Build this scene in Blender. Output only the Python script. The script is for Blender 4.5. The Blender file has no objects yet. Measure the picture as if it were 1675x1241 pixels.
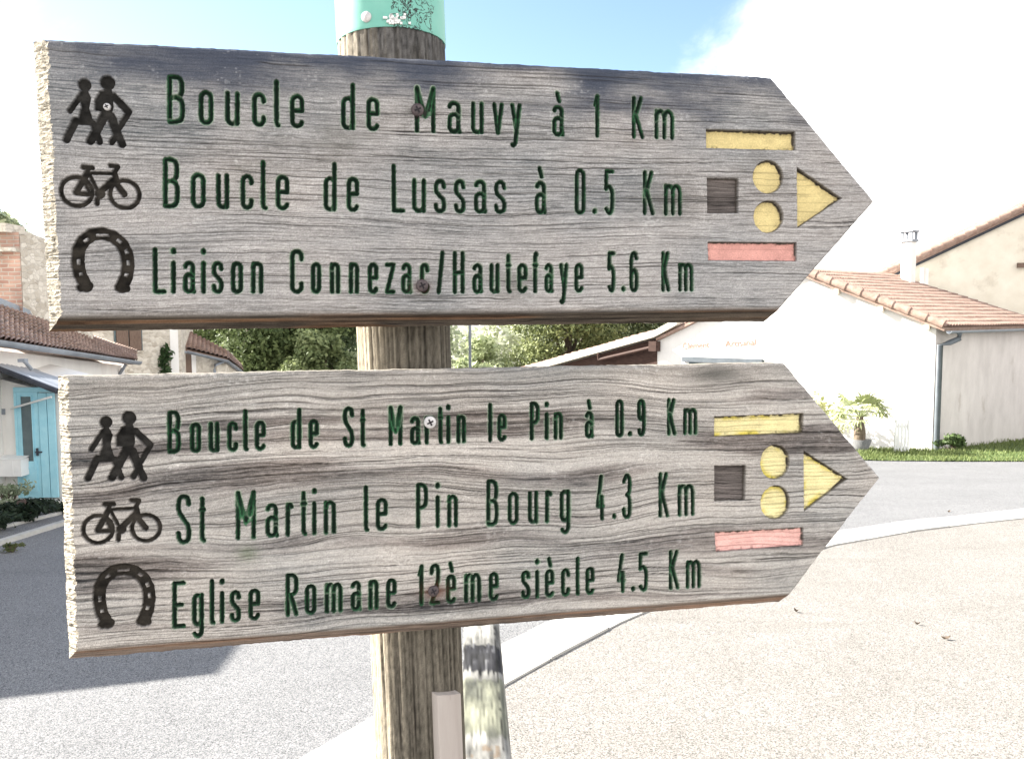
import bpy, math, random
import numpy as np
from mathutils import Vector, Matrix
R = math.radians
random.seed(7)
C = bpy.context.scene.collection
S = bpy.context.scene

# ------------------------------------------------------------------ camera
FOC, PW, PH = 1300.0, 1675.0, 1241.0        # focal length and size of the photograph, in its pixels
PITCH, ROLL, ZC = R(4.2992), R(-0.2177), 1.95
CAM = Matrix.Translation((0, 0, ZC)) @ Matrix.Rotation(math.pi/2 - PITCH, 4, 'X') @ Matrix.Rotation(ROLL, 4, 'Z')
cd = bpy.data.cameras.new('camera'); cam = bpy.data.objects.new('camera', cd); C.objects.link(cam)
cd.sensor_width = 36; cd.lens = FOC/PW*36; cd.clip_start = .05; cd.clip_end = 3000
cam.matrix_world = CAM
S.camera = cam

# ------------------------------------------------------------------ sun, sky, exposure
SUN_EL = R(31)
SH = Vector((-.95, .31, 0)).normalized()    # the sun stands left of the sign and a little behind it
SUN = Vector((SH.x*math.cos(SUN_EL), SH.y*math.cos(SUN_EL), math.sin(SUN_EL)))
sl = bpy.data.lights.new('sun', 'SUN'); sl.energy = 4.6; sl.angle = R(.53); sl.color = (1, .95, .86)
so = bpy.data.objects.new('sun', sl); C.objects.link(so)
so.rotation_euler = SUN.to_track_quat('Z', 'Y').to_euler(); so.location = (-20, 10, 30)
w = bpy.data.worlds.new('World'); S.world = w; w.use_nodes = True
nt = w.node_tree; nt.nodes.clear()
def nd(t, typ, **k):
    n = t.nodes.new(typ)
    for a, b in k.items():
        if a.startswith('i_'):
            n.inputs[a[2:].replace('_', ' ')].default_value = b
        else: setattr(n, a, b)
    return n
sky = nd(nt, 'ShaderNodeTexSky', sky_type='NISHITA', sun_disc=False, sun_elevation=SUN_EL,
         sun_rotation=math.atan2(SUN.x, SUN.y), altitude=100, air_density=1.0, dust_density=.6, ozone_density=1.2)
tc = nd(nt, 'ShaderNodeTexCoord')
sep = nd(nt, 'ShaderNodeSeparateXYZ'); nt.links.new(tc.outputs['Generated'], sep.inputs[0])
def mth(t, op, a, b=None, clamp=False):
    n = t.nodes.new('ShaderNodeMath'); n.operation = op; n.use_clamp = clamp
    for i, x in enumerate((a, b)):
        if x is None: continue
        if isinstance(x, (int, float)): n.inputs[i].default_value = x
        else: t.links.new(x, n.inputs[i])
    return n.outputs[0]
# thin bright cloud: a bank standing over the right side, wisps elsewhere, one added behind as fill
noi = nd(nt, 'ShaderNodeTexNoise', i_Scale=3.2, i_Detail=8, i_Roughness=.6, i_Distortion=.5)
mp = nd(nt, 'ShaderNodeMapping'); mp.inputs['Scale'].default_value = (1, 1, 2.2)
nt.links.new(tc.outputs['Generated'], mp.inputs[0]); nt.links.new(mp.outputs[0], noi.inputs['Vector'])
x, z = sep.outputs['X'], sep.outputs['Z']
bank = mth(nt, 'ADD', mth(nt, 'MULTIPLY', x, 4.2), mth(nt, 'MULTIPLY', z, -2.6))
bank = mth(nt, 'ADD', bank, .02)
left = mth(nt, 'ADD', mth(nt, 'MULTIPLY', x, -2.6), -1.2)
low = mth(nt, 'ADD', mth(nt, 'MULTIPLY', z, -4.0), .62)
back = mth(nt, 'ADD', mth(nt, 'ADD', mth(nt, 'MULTIPLY', sep.outputs['Y'], -2.6), .25), mth(nt, 'MULTIPLY', z, -1.5))  # unseen cloud bank added behind the camera to fill-light the boards
m = mth(nt, 'MAXIMUM', mth(nt, 'MAXIMUM', bank, left), mth(nt, 'MAXIMUM', low, back))
m = mth(nt, 'ADD', m, mth(nt, 'MULTIPLY', mth(nt, 'SUBTRACT', noi.outputs['Fac'], .5), 1.6))
cr = nd(nt, 'ShaderNodeMapRange', interpolation_type='SMOOTHSTEP'); nt.links.new(m, cr.inputs[0])
cr.inputs[1].default_value = .0; cr.inputs[2].default_value = .75
bg1 = nd(nt, 'ShaderNodeBackground'); bg1.inputs['Strength'].default_value = .066
bg2 = nd(nt, 'ShaderNodeBackground'); bg2.inputs['Color'].default_value = (1, .985, .96, 1); bg2.inputs['Strength'].default_value = .50
nt.links.new(sky.outputs[0], bg1.inputs['Color'])
mx = nd(nt, 'ShaderNodeMixShader'); nt.links.new(cr.outputs[0], mx.inputs[0])
nt.links.new(bg1.outputs[0], mx.inputs[1]); nt.links.new(bg2.outputs[0], mx.inputs[2])
ow = nd(nt, 'ShaderNodeOutputWorld'); nt.links.new(mx.outputs[0], ow.inputs[0])
S.view_settings.view_transform = 'Standard'; S.view_settings.look = 'None'
S.view_settings.exposure = 2.25; S.view_settings.gamma = 1

# ------------------------------------------------------------------ helpers
SLOPE = .08
def gz(y):                                   # the ground falls gently away from the sign
    return -SLOPE*max(-14.0, min(float(y), 46.0))
def ray(px, py):
    v = Vector(((px - PW/2)/FOC, -(py - PH/2)/FOC, -1.0))
    return CAM.to_3x3() @ v
def P(px, py, d):                            # point seen at a photo pixel, d metres ahead
    r = ray(px, py); return Vector((0, 0, ZC)) + r*(d/r.y)
def G(px, py):                               # point of the ground seen at a photo pixel
    r = ray(px, py); k = ZC/(-r.z - SLOPE*r.y); return Vector((r.x*k, r.y*k, -SLOPE*r.y*k))
def tag(o, label, cat, group=None):
    o['label'] = label; o['category'] = cat
    if group: o['group'] = group
    return o
def thing(name, label, cat, loc=(0, 0, 0), group=None):
    o = bpy.data.objects.new(name, None); C.objects.link(o); o.location = loc; o.empty_display_size = .1
    return tag(o, label, cat, group)
class MB:                                    # collects shapes, then links ONE mesh object
    def __init__(s): s.v = []; s.f = []; s.m = []; s.sm = []
    def add(s, vs, fs, mi=0, smooth=False):
        b = len(s.v); s.v += [tuple(p) for p in vs]; s.f += [tuple(b+i for i in f) for f in fs]
        s.m += [mi]*len(fs); s.sm += [smooth]*len(fs)
    def box(s, c, size, ax=None, mi=0):      # ax: three axes
        c = Vector(c); ax = ax or (Vector((1, 0, 0)), Vector((0, 1, 0)), Vector((0, 0, 1)))
        h = [ax[i]*(size[i]/2) for i in range(3)]
        vs = [c + h[0]*a + h[1]*b + h[2]*d for d in (-1, 1) for b in (-1, 1) for a in (-1, 1)]
        s.add(vs, [(0, 2, 3, 1), (4, 5, 7, 6), (0, 1, 5, 4), (1, 3, 7, 5), (3, 2, 6, 7), (2, 0, 4, 6)], mi)
    def slab(s, q, t, mi=0):                 # polygon q thickened by vector t
        n = len(q); q = [Vector(p) for p in q]; t = Vector(t)
        s.add(q + [p+t for p in q], [tuple(range(n)), tuple(range(2*n-1, n-1, -1))] + [(i, i+n, (i+1) % n+n, (i+1) % n) for i in range(n)], mi)
    def tube(s, pts, rad, n=10, mi=0, cap=True):
        pts = [Vector(p) for p in pts]; rings = []
        rad = rad if isinstance(rad, (list, tuple)) else [rad]*len(pts)
        for i, p in enumerate(pts):
            t = (pts[min(i+1, len(pts)-1)] - pts[max(i-1, 0)]).normalized()
            a = t.cross(Vector((0, 0, 1)) if abs(t.z) < .9 else Vector((0, 1, 0))).normalized(); b = t.cross(a)
            rings.append([p + (a*math.cos(k*2*math.pi/n) + b*math.sin(k*2*math.pi/n))*rad[i] for k in range(n)])
        vs = [q for r in rings for q in r]
        fs = [(i*n+k, i*n+(k+1) % n, (i+1)*n+(k+1) % n, (i+1)*n+k) for i in range(len(pts)-1) for k in range(n)]
        s.add(vs, fs, mi, True)
        if cap: s.add(vs[:n], [tuple(range(n))], mi); s.add(vs[-n:], [tuple(range(n-1, -1, -1))], mi)
    def build(s, name, mats, parent=None, fix=True):
        me = bpy.data.meshes.new(name); me.from_pydata(s.v, [], s.f)
        for m_ in (mats if isinstance(mats, (list, tuple)) else [mats]): me.materials.append(m_)
        me.polygons.foreach_set('material_index', s.m); me.polygons.foreach_set('use_smooth', s.sm); me.update()
        o = bpy.data.objects.new(name, me); C.objects.link(o)
        if parent is not None:
            o.parent = parent; o.matrix_parent_inverse = parent_inv(parent)
        return o
def parent_inv(p):                            # parts are built in world space; only the root Empties stand off the origin
    return Matrix.Translation(p.location).inverted() if p.parent is None else Matrix.Identity(4)
def struct(o): o['kind'] = 'structure'; return o

# ------------------------------------------------------------------ materials
def mat(name, rough=.85, spec=.3):
    m_ = bpy.data.materials.new(name); m_.use_nodes = True
    t = m_.node_tree; b = t.nodes['Principled BSDF']; b.inputs['Roughness'].default_value = rough
    b.inputs['Specular IOR Level'].default_value = spec
    return m_, t, b
def mottled(name, c1, c2, scale=4, rough=.85, bump=0, bscale=60, detail=6, c3=None, s3=1., t3=(.55, .7), stretch=(1, 1, 1), spec=.3, metal=0, bdist=.01):
    m_, t, b = mat(name, rough, spec); b.inputs['Metallic'].default_value = metal
    tc_ = nd(t, 'ShaderNodeTexCoord'); mp_ = nd(t, 'ShaderNodeMapping'); mp_.inputs['Scale'].default_value = stretch
    t.links.new(tc_.outputs['Object'], mp_.inputs[0])
    n = nd(t, 'ShaderNodeTexNoise', i_Scale=scale, i_Detail=detail, i_Roughness=.65); t.links.new(mp_.outputs[0], n.inputs['Vector'])
    r = nd(t, 'ShaderNodeValToRGB'); r.color_ramp.elements[0].position = .32; r.color_ramp.elements[1].position = .68
    r.color_ramp.elements[0].color = (*c1, 1); r.color_ramp.elements[1].color = (*c2, 1)
    t.links.new(n.outputs['Fac'], r.inputs[0]); out = r.outputs[0]
    if c3:
        n3 = nd(t, 'ShaderNodeTexNoise', i_Scale=s3, i_Detail=7, i_Roughness=.7); t.links.new(mp_.outputs[0], n3.inputs['Vector'])
        mr = nd(t, 'ShaderNodeMapRange'); mr.inputs[1].default_value, mr.inputs[2].default_value = t3
        t.links.new(n3.outputs['Fac'], mr.inputs[0])
        mx_ = nd(t, 'ShaderNodeMix', data_type='RGBA'); t.links.new(mr.outputs[0], mx_.inputs[0])
        t.links.new(out, mx_.inputs[6]); mx_.inputs[7].default_value = (*c3, 1); out = mx_.outputs[2]
    t.links.new(out, b.inputs['Base Color'])
    if bump:
        nb = nd(t, 'ShaderNodeTexNoise', i_Scale=bscale, i_Detail=4, i_Roughness=.6); t.links.new(mp_.outputs[0], nb.inputs['Vector'])
        bp = nd(t, 'ShaderNodeBump', i_Strength=bump, i_Distance=bdist); t.links.new(nb.outputs['Fac'], bp.inputs['Height'])
        t.links.new(bp.outputs[0], b.inputs['Normal'])
    return m_
def tinted(name, rough=.85, attr='tint', speck=.25, sscale=900, spec=.25, trans=0, bump=0):
    m_, t, b = mat(name, rough, spec)
    a = nd(t, 'ShaderNodeAttribute', attribute_name=attr)
    tc_ = nd(t, 'ShaderNodeTexCoord'); n = nd(t, 'ShaderNodeTexNoise', i_Scale=sscale, i_Detail=3, i_Roughness=.7)
    t.links.new(tc_.outputs['Object'], n.inputs['Vector'])
    mr = nd(t, 'ShaderNodeMapRange'); t.links.new(n.outputs['Fac'], mr.inputs[0])
    mr.inputs[1].default_value = .3; mr.inputs[2].default_value = .7; mr.inputs[3].default_value = 1-speck; mr.inputs[4].default_value = 1+speck
    mx_ = nd(t, 'ShaderNodeVectorMath', operation='SCALE'); t.links.new(a.outputs['Color'], mx_.inputs[0]); t.links.new(mr.outputs[0], mx_.inputs['Scale'])
    t.links.new(mx_.outputs[0], b.inputs['Base Color'])
    if bump:
        bp = nd(t, 'ShaderNodeBump', i_Strength=bump, i_Distance=.002); t.links.new(n.outputs['Fac'], bp.inputs['Height']); t.links.new(bp.outputs[0], b.inputs['Normal'])
    if trans:
        tr = nd(t, 'ShaderNodeBsdfTranslucent'); t.links.new(mx_.outputs[0], tr.inputs['Color'])
        ms = nd(t, 'ShaderNodeMixShader'); ms.inputs[0].default_value = trans
        o = t.nodes['Material Output']; t.links.new(b.outputs[0], ms.inputs[1]); t.links.new(tr.outputs[0], ms.inputs[2]); t.links.new(ms.outputs[0], o.inputs[0])
    return m_
def stony(name, c1, c2, mortar, scale, brick=None, rough=.9):
    m_, t, b = mat(name, rough)
    tc_ = nd(t, 'ShaderNodeTexCoord')
    if brick:
        gm = nd(t, 'ShaderNodeNewGeometry')
        # wall coordinates: along the wall and up
        sp = nd(t, 'ShaderNodeSeparateXYZ'); t.links.new(tc_.outputs['Object'], sp.inputs[0])
        al = mth(t, 'ADD', sp.outputs['X'], mth(t, 'MULTIPLY', sp.outputs['Y'], .35))
        cb = nd(t, 'ShaderNodeCombineXYZ'); t.links.new(al, cb.inputs[0]); t.links.new(sp.outputs['Z'], cb.inputs[1])
        n0 = nd(t, 'ShaderNodeTexNoise', i_Scale=3.0); t.links.new(cb.outputs[0], n0.inputs['Vector'])
        vm = nd(t, 'ShaderNodeVectorMath', operation='SCALE'); vm.inputs['Scale'].default_value = .06; t.links.new(n0.outputs['Color'], vm.inputs[0])
        va = nd(t, 'ShaderNodeVectorMath', operation='ADD'); t.links.new(cb.outputs[0], va.inputs[0]); t.links.new(vm.outputs[0], va.inputs[1])
        br = nd(t, 'ShaderNodeTexBrick'); t.links.new(va.outputs[0], br.inputs['Vector'])
        br.inputs['Color1'].default_value = (*c1, 1); br.inputs['Color2'].default_value = (*c2, 1); br.inputs['Mortar'].default_value = (*mortar, 1)
        br.inputs['Scale'].default_value = 1; br.inputs['Brick Width'].default_value = brick[0]; br.inputs['Row Height'].default_value = brick[1]
        br.inputs['Mortar Size'].default_value = brick[2]; br.inputs['Mortar Smooth'].default_value = .4
        out = br.outputs['Color']; fac = br.outputs['Fac']
        n1 = nd(t, 'ShaderNodeTexNoise', i_Scale=2.2, i_Detail=8); t.links.new(tc_.outputs['Object'], n1.inputs['Vector'])
        mr = nd(t, 'ShaderNodeMapRange'); t.links.new(n1.outputs['Fac'], mr.inputs[0]); mr.inputs[1].default_value = .3; mr.inputs[2].default_value = .7; mr.inputs[3].default_value = .65; mr.inputs[4].default_value = 1.3
        sc = nd(t, 'ShaderNodeVectorMath', operation='SCALE'); t.links.new(out, sc.inputs[0]); t.links.new(mr.outputs[0], sc.inputs['Scale']); out = sc.outputs[0]
        inv = mth(t, 'MULTIPLY', fac, -1.0)
    else:
        n0 = nd(t, 'ShaderNodeTexNoise', i_Scale=2.5); t.links.new(tc_.outputs['Object'], n0.inputs['Vector'])
        vm = nd(t, 'ShaderNodeVectorMath', operation='SCALE'); vm.inputs['Scale'].default_value = .25; t.links.new(n0.outputs['Color'], vm.inputs[0])
        va = nd(t, 'ShaderNodeVectorMath', operation='ADD'); t.links.new(tc_.outputs['Object'], va.inputs[0]); t.links.new(vm.outputs[0], va.inputs[1])
        mp_ = nd(t, 'ShaderNodeMapping'); mp_.inputs['Scale'].default_value = (1, 1, 1.7); t.links.new(va.outputs[0], mp_.inputs[0])
        vo = nd(t, 'ShaderNodeTexVoronoi', feature='DISTANCE_TO_EDGE', i_Scale=scale); t.links.new(mp_.outputs[0], vo.inputs['Vector'])
        vc = nd(t, 'ShaderNodeTexVoronoi', i_Scale=scale); t.links.new(mp_.outputs[0], vc.inputs['Vector'])
        hs = nd(t, 'ShaderNodeSeparateColor'); t.links.new(vc.outputs['Color'], hs.inputs[0])
        n1 = nd(t, 'ShaderNodeTexNoise', i_Scale=9, i_Detail=8); t.links.new(tc_.outputs['Object'], n1.inputs['Vector'])
        f = mth(t, 'ADD', mth(t, 'MULTIPLY', hs.outputs[0], .6), mth(t, 'MULTIPLY', n1.outputs['Fac'], .5))
        r = nd(t, 'ShaderNodeValToRGB'); r.color_ramp.elements[0].color = (*c1, 1); r.color_ramp.elements[1].color = (*c2, 1)
        r.color_ramp.elements[0].position = .2; r.color_ramp.elements[1].position = .85; t.links.new(f, r.inputs[0])
        mr = nd(t, 'ShaderNodeMapRange'); mr.inputs[1].default_value = .01; mr.inputs[2].default_value = .07; t.links.new(vo.outputs['Distance'], mr.inputs[0])
        mx_ = nd(t, 'ShaderNodeMix', data_type='RGBA'); t.links.new(mr.outputs[0], mx_.inputs[0]); mx_.inputs[6].default_value = (*mortar, 1); t.links.new(r.outputs[0], mx_.inputs[7])
        out = mx_.outputs[2]; inv = mr.outputs[0]
    t.links.new(out, b.inputs['Base Color'])
    bp = nd(t, 'ShaderNodeBump', i_Strength=.6, i_Distance=.02); t.links.new(inv, bp.inputs['Height']); t.links.new(bp.outputs[0], b.inputs['Normal'])
    return m_
def paving(name, lo, hi, patch, chip=130):
    # bituminous surface with chippings: light stones, dark pits, worn and stained areas
    m_, t, b = mat(name, .9, .2)
    tc_ = nd(t, 'ShaderNodeTexCoord')
    vo = nd(t, 'ShaderNodeTexVoronoi', i_Scale=chip, i_Randomness=1.0); t.links.new(tc_.outputs['Object'], vo.inputs['Vector'])
    hs = nd(t, 'ShaderNodeSeparateColor'); t.links.new(vo.outputs['Color'], hs.inputs[0])
    n = nd(t, 'ShaderNodeTexNoise', i_Scale=chip*.5, i_Detail=6, i_Roughness=.8); t.links.new(tc_.outputs['Object'], n.inputs['Vector'])
    n2 = nd(t, 'ShaderNodeTexNoise', i_Scale=.8, i_Detail=9, i_Roughness=.68, i_Distortion=.6); t.links.new(tc_.outputs['Object'], n2.inputs['Vector'])
    mp_ = nd(t, 'ShaderNodeMapping'); mp_.inputs['Scale'].default_value = (.35, 2.0, 1); mp_.inputs['Rotation'].default_value = (0, 0, -.45); t.links.new(tc_.outputs['Object'], mp_.inputs[0])
    n3 = nd(t, 'ShaderNodeTexNoise', i_Scale=1.1, i_Detail=6, i_Roughness=.6); t.links.new(mp_.outputs[0], n3.inputs['Vector'])
    f = mth(t, 'ADD', mth(t, 'MULTIPLY', hs.outputs[0], .42), mth(t, 'MULTIPLY', n.outputs['Fac'], .8))
    f = mth(t, 'SUBTRACT', f, mth(t, 'MULTIPLY', vo.outputs['Distance'], .25))
    r = nd(t, 'ShaderNodeValToRGB'); e = r.color_ramp.elements; e[0].position = .27; e[0].color = (*[c*.36 for c in lo], 1); e[1].position = .8; e[1].color = (*hi, 1)
    q = e.new(.46); q.color = (*lo, 1); t.links.new(f, r.inputs[0])
    mr = nd(t, 'ShaderNodeMapRange'); mr.inputs[1].default_value = .4; mr.inputs[2].default_value = .95; t.links.new(n2.outputs['Fac'], mr.inputs[0])
    m3 = nd(t, 'ShaderNodeMapRange'); m3.inputs[1].default_value = .5; m3.inputs[2].default_value = .75; t.links.new(n3.outputs['Fac'], m3.inputs[0])
    wear = mth(t, 'MAXIMUM', mr.outputs[0], mth(t, 'MULTIPLY', m3.outputs[0], .8))
    mx_ = nd(t, 'ShaderNodeMix', data_type='RGBA', blend_type='MULTIPLY'); t.links.new(wear, mx_.inputs[0]); t.links.new(r.outputs[0], mx_.inputs[6]); mx_.inputs[7].default_value = (*patch, 1)
    t.links.new(mx_.outputs[2], b.inputs['Base Color'])
    bp = nd(t, 'ShaderNodeBump', i_Strength=.7, i_Distance=.004); t.links.new(f, bp.inputs['Height']); t.links.new(bp.outputs[0], b.inputs['Normal'])
    return m_
M = {}
M['wood'] = tinted('weathered_wood', .88, speck=.34, sscale=1000, spec=.15, bump=.25)
M['post'] = tinted('post_wood', .9, speck=.25, sscale=700, spec=.12, bump=.35)
M['leaf'] = tinted('leaves', .6, speck=.1, sscale=30, trans=.3)
M['bark'] = mottled('bark', (.06, .045, .035), (.16, .13, .1), 8, bump=.6)
M['gravel'] = paving('chip_paving', (.225, .213, .197), (.39, .37, .345), (.70, .69, .675), 165)
M['asphalt'] = paving('asphalt', (.178, .180, .186), (.325, .322, .318), (.76, .76, .77), 175)
M['concrete'] = mottled('concrete', (.36, .35, .33), (.5, .49, .46), 5, bump=.3, bscale=90, c3=(.2, .19, .17), s3=2.3, t3=(.6, .85))
M['white'] = mottled('white_render', (.74, .72, .69), (.82, .80, .77), 3, bump=.3, bscale=40, c3=(.50, .46, .41), s3=.7, t3=(.56, .8), stretch=(1, 1, .5))
M['cream'] = mottled('cream_render', (.66, .60, .50), (.76, .71, .61), 1.5, bump=.2, bscale=40, c3=(.42, .36, .28), s3=.9, t3=(.55, .8))
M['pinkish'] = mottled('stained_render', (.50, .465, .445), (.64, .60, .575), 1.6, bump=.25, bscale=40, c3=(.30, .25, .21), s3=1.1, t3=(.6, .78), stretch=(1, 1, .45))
M['tile'] = mottled('terracotta_tiles', (.23, .15, .12), (.39, .285, .235), 7, bump=.4, bscale=30, c3=(.2, .16, .13), s3=3, t3=(.55, .75))
M['tile_old'] = mottled('old_terracotta', (.27, .18, .145), (.52, .39, .32), 6, bump=.4, bscale=30, c3=(.16, .14, .12), s3=4, t3=(.5, .72))
M['pipe'] = mottled('dark_zinc', (.085, .10, .115), (.14, .16, .18), 3, rough=.5, spec=.4)
M['zinc'] = mottled('zinc', (.19, .21, .24), (.30, .33, .37), 3, rough=.5, spec=.5)
M['dark'] = mottled('dark_paint', (.03, .035, .045), (.06, .065, .08), 6, rough=.6)
M['brown'] = mottled('brown_timber', (.035, .018, .014), (.075, .04, .03), 6, rough=.7, stretch=(1, 1, 5))
M['shutter'] = mottled('brown_shutter', (.12, .08, .06), (.2, .14, .11), 8, stretch=(6, 6, 1))
M['blue'] = mottled('light_blue_paint', (.30, .60, .72), (.40, .70, .80), 5, rough=.6)
M['glass'] = mottled('dark_glass', (.05, .08, .09), (.12, .16, .17), 2, rough=.12, spec=.6)
M['sheet'] = mottled('grey_corrugated', (.3, .33, .37), (.42, .45, .5), 2, rough=.6)
M['paint_white'] = mottled('white_paint', (.7, .7, .7), (.8, .8, .8), 4, rough=.6)
M['stone'] = stony('rubble_stone', (.40, .35, .285), (.68, .63, .55), (.60, .555, .49), 6.5)
M['brick'] = stony('old_brick', (.40, .235, .19), (.54, .36, .29), (.52, .46, .40), 1, brick=(.24, .075, .012))
M['grass'] = mottled('lawn', (.05, .08, .025), (.11, .16, .045), 8, bump=.5, bscale=40)
M['red_letters'] = mottled('faded_red_letters', (.30, .17, .12), (.40, .26, .2), 6)
M['screw'] = mottled('rusty_screw', (.025, .018, .022), (.085, .06, .062), 260, rough=.55, bump=.4, bscale=400, bdist=.001, spec=.5)
M['screw_zinc'] = mottled('zinc_screw', (.4, .39, .4), (.62, .6, .6), 260, rough=.45, spec=.5)
M['slot'] = mottled('screw_slot', (.012, .01, .012), (.03, .025, .03), 300)
M['palm_trunk'] = mottled('palm_trunk', (.10, .075, .055), (.2, .16, .12), 14, bump=.8, bscale=30)
M['pot'] = mottled('grey_pot', (.10, .105, .11), (.2, .2, .2), 6, stretch=(6, 6, .5))

# ------------------------------------------------------------------ noise for the carved boards
def vnoise(x, y, seed=0):
    xi = np.floor(x).astype(np.int64); yi = np.floor(y).astype(np.int64); fx = x - xi; fy = y - yi
    fx = fx*fx*fx*(fx*(fx*6-15)+10); fy = fy*fy*fy*(fy*(fy*6-15)+10)
    def h(a, b):
        n = (a*374761393 + b*668265263 + seed*1442695041) & 0xffffffff
        n = ((n ^ (n >> 13))*1274126177) & 0xffffffff
        n = (n ^ (n >> 16)) & 0xffff
        return n/65535.0*2 - 1
    a, b, c, d = h(xi, yi), h(xi+1, yi), h(xi, yi+1), h(xi+1, yi+1)
    return (a*(1-fx)+b*fx)*(1-fy) + (c*(1-fx)+d*fx)*fy
def fbm(x, y, seed, o=4, g=.5):
    r = 0; a = 1
    for i in range(o): r = r + a*vnoise(x*2**i, y*2**i, seed+i*17); a *= g
    return r
def sst(a, b, x):
    t = np.clip((x-a)/(b-a), 0, 1); return t*t*(3-2*t)
def mesh_np(name, V, F, N, col, m_, parent):
    me = bpy.data.meshes.new(name); nf = len(F)
    me.vertices.add(len(V)); me.vertices.foreach_set('co', V.astype(np.float32).ravel())
    me.loops.add(nf*4); me.loops.foreach_set('vertex_index', F.astype(np.int32).ravel())
    me.polygons.add(nf); me.polygons.foreach_set('loop_start', np.arange(0, nf*4, 4, dtype=np.int32))
    me.polygons.foreach_set('use_smooth', np.ones(nf, dtype=bool))
    me.update(calc_edges=True)
    a = me.attributes.new('tint', 'FLOAT_COLOR', 'POINT')
    a.data.foreach_set('color', np.concatenate([col, np.ones((len(col), 1))], 1).astype(np.float32).ravel())
    me.materials.append(m_)
    if N is not None: me.normals_split_custom_set_from_vertices(N.tolist())
    o = bpy.data.objects.new(name, me); C.objects.link(o)
    if parent is not None: o.parent = parent; o.matrix_parent_inverse = parent_inv(parent)
    return o

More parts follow.
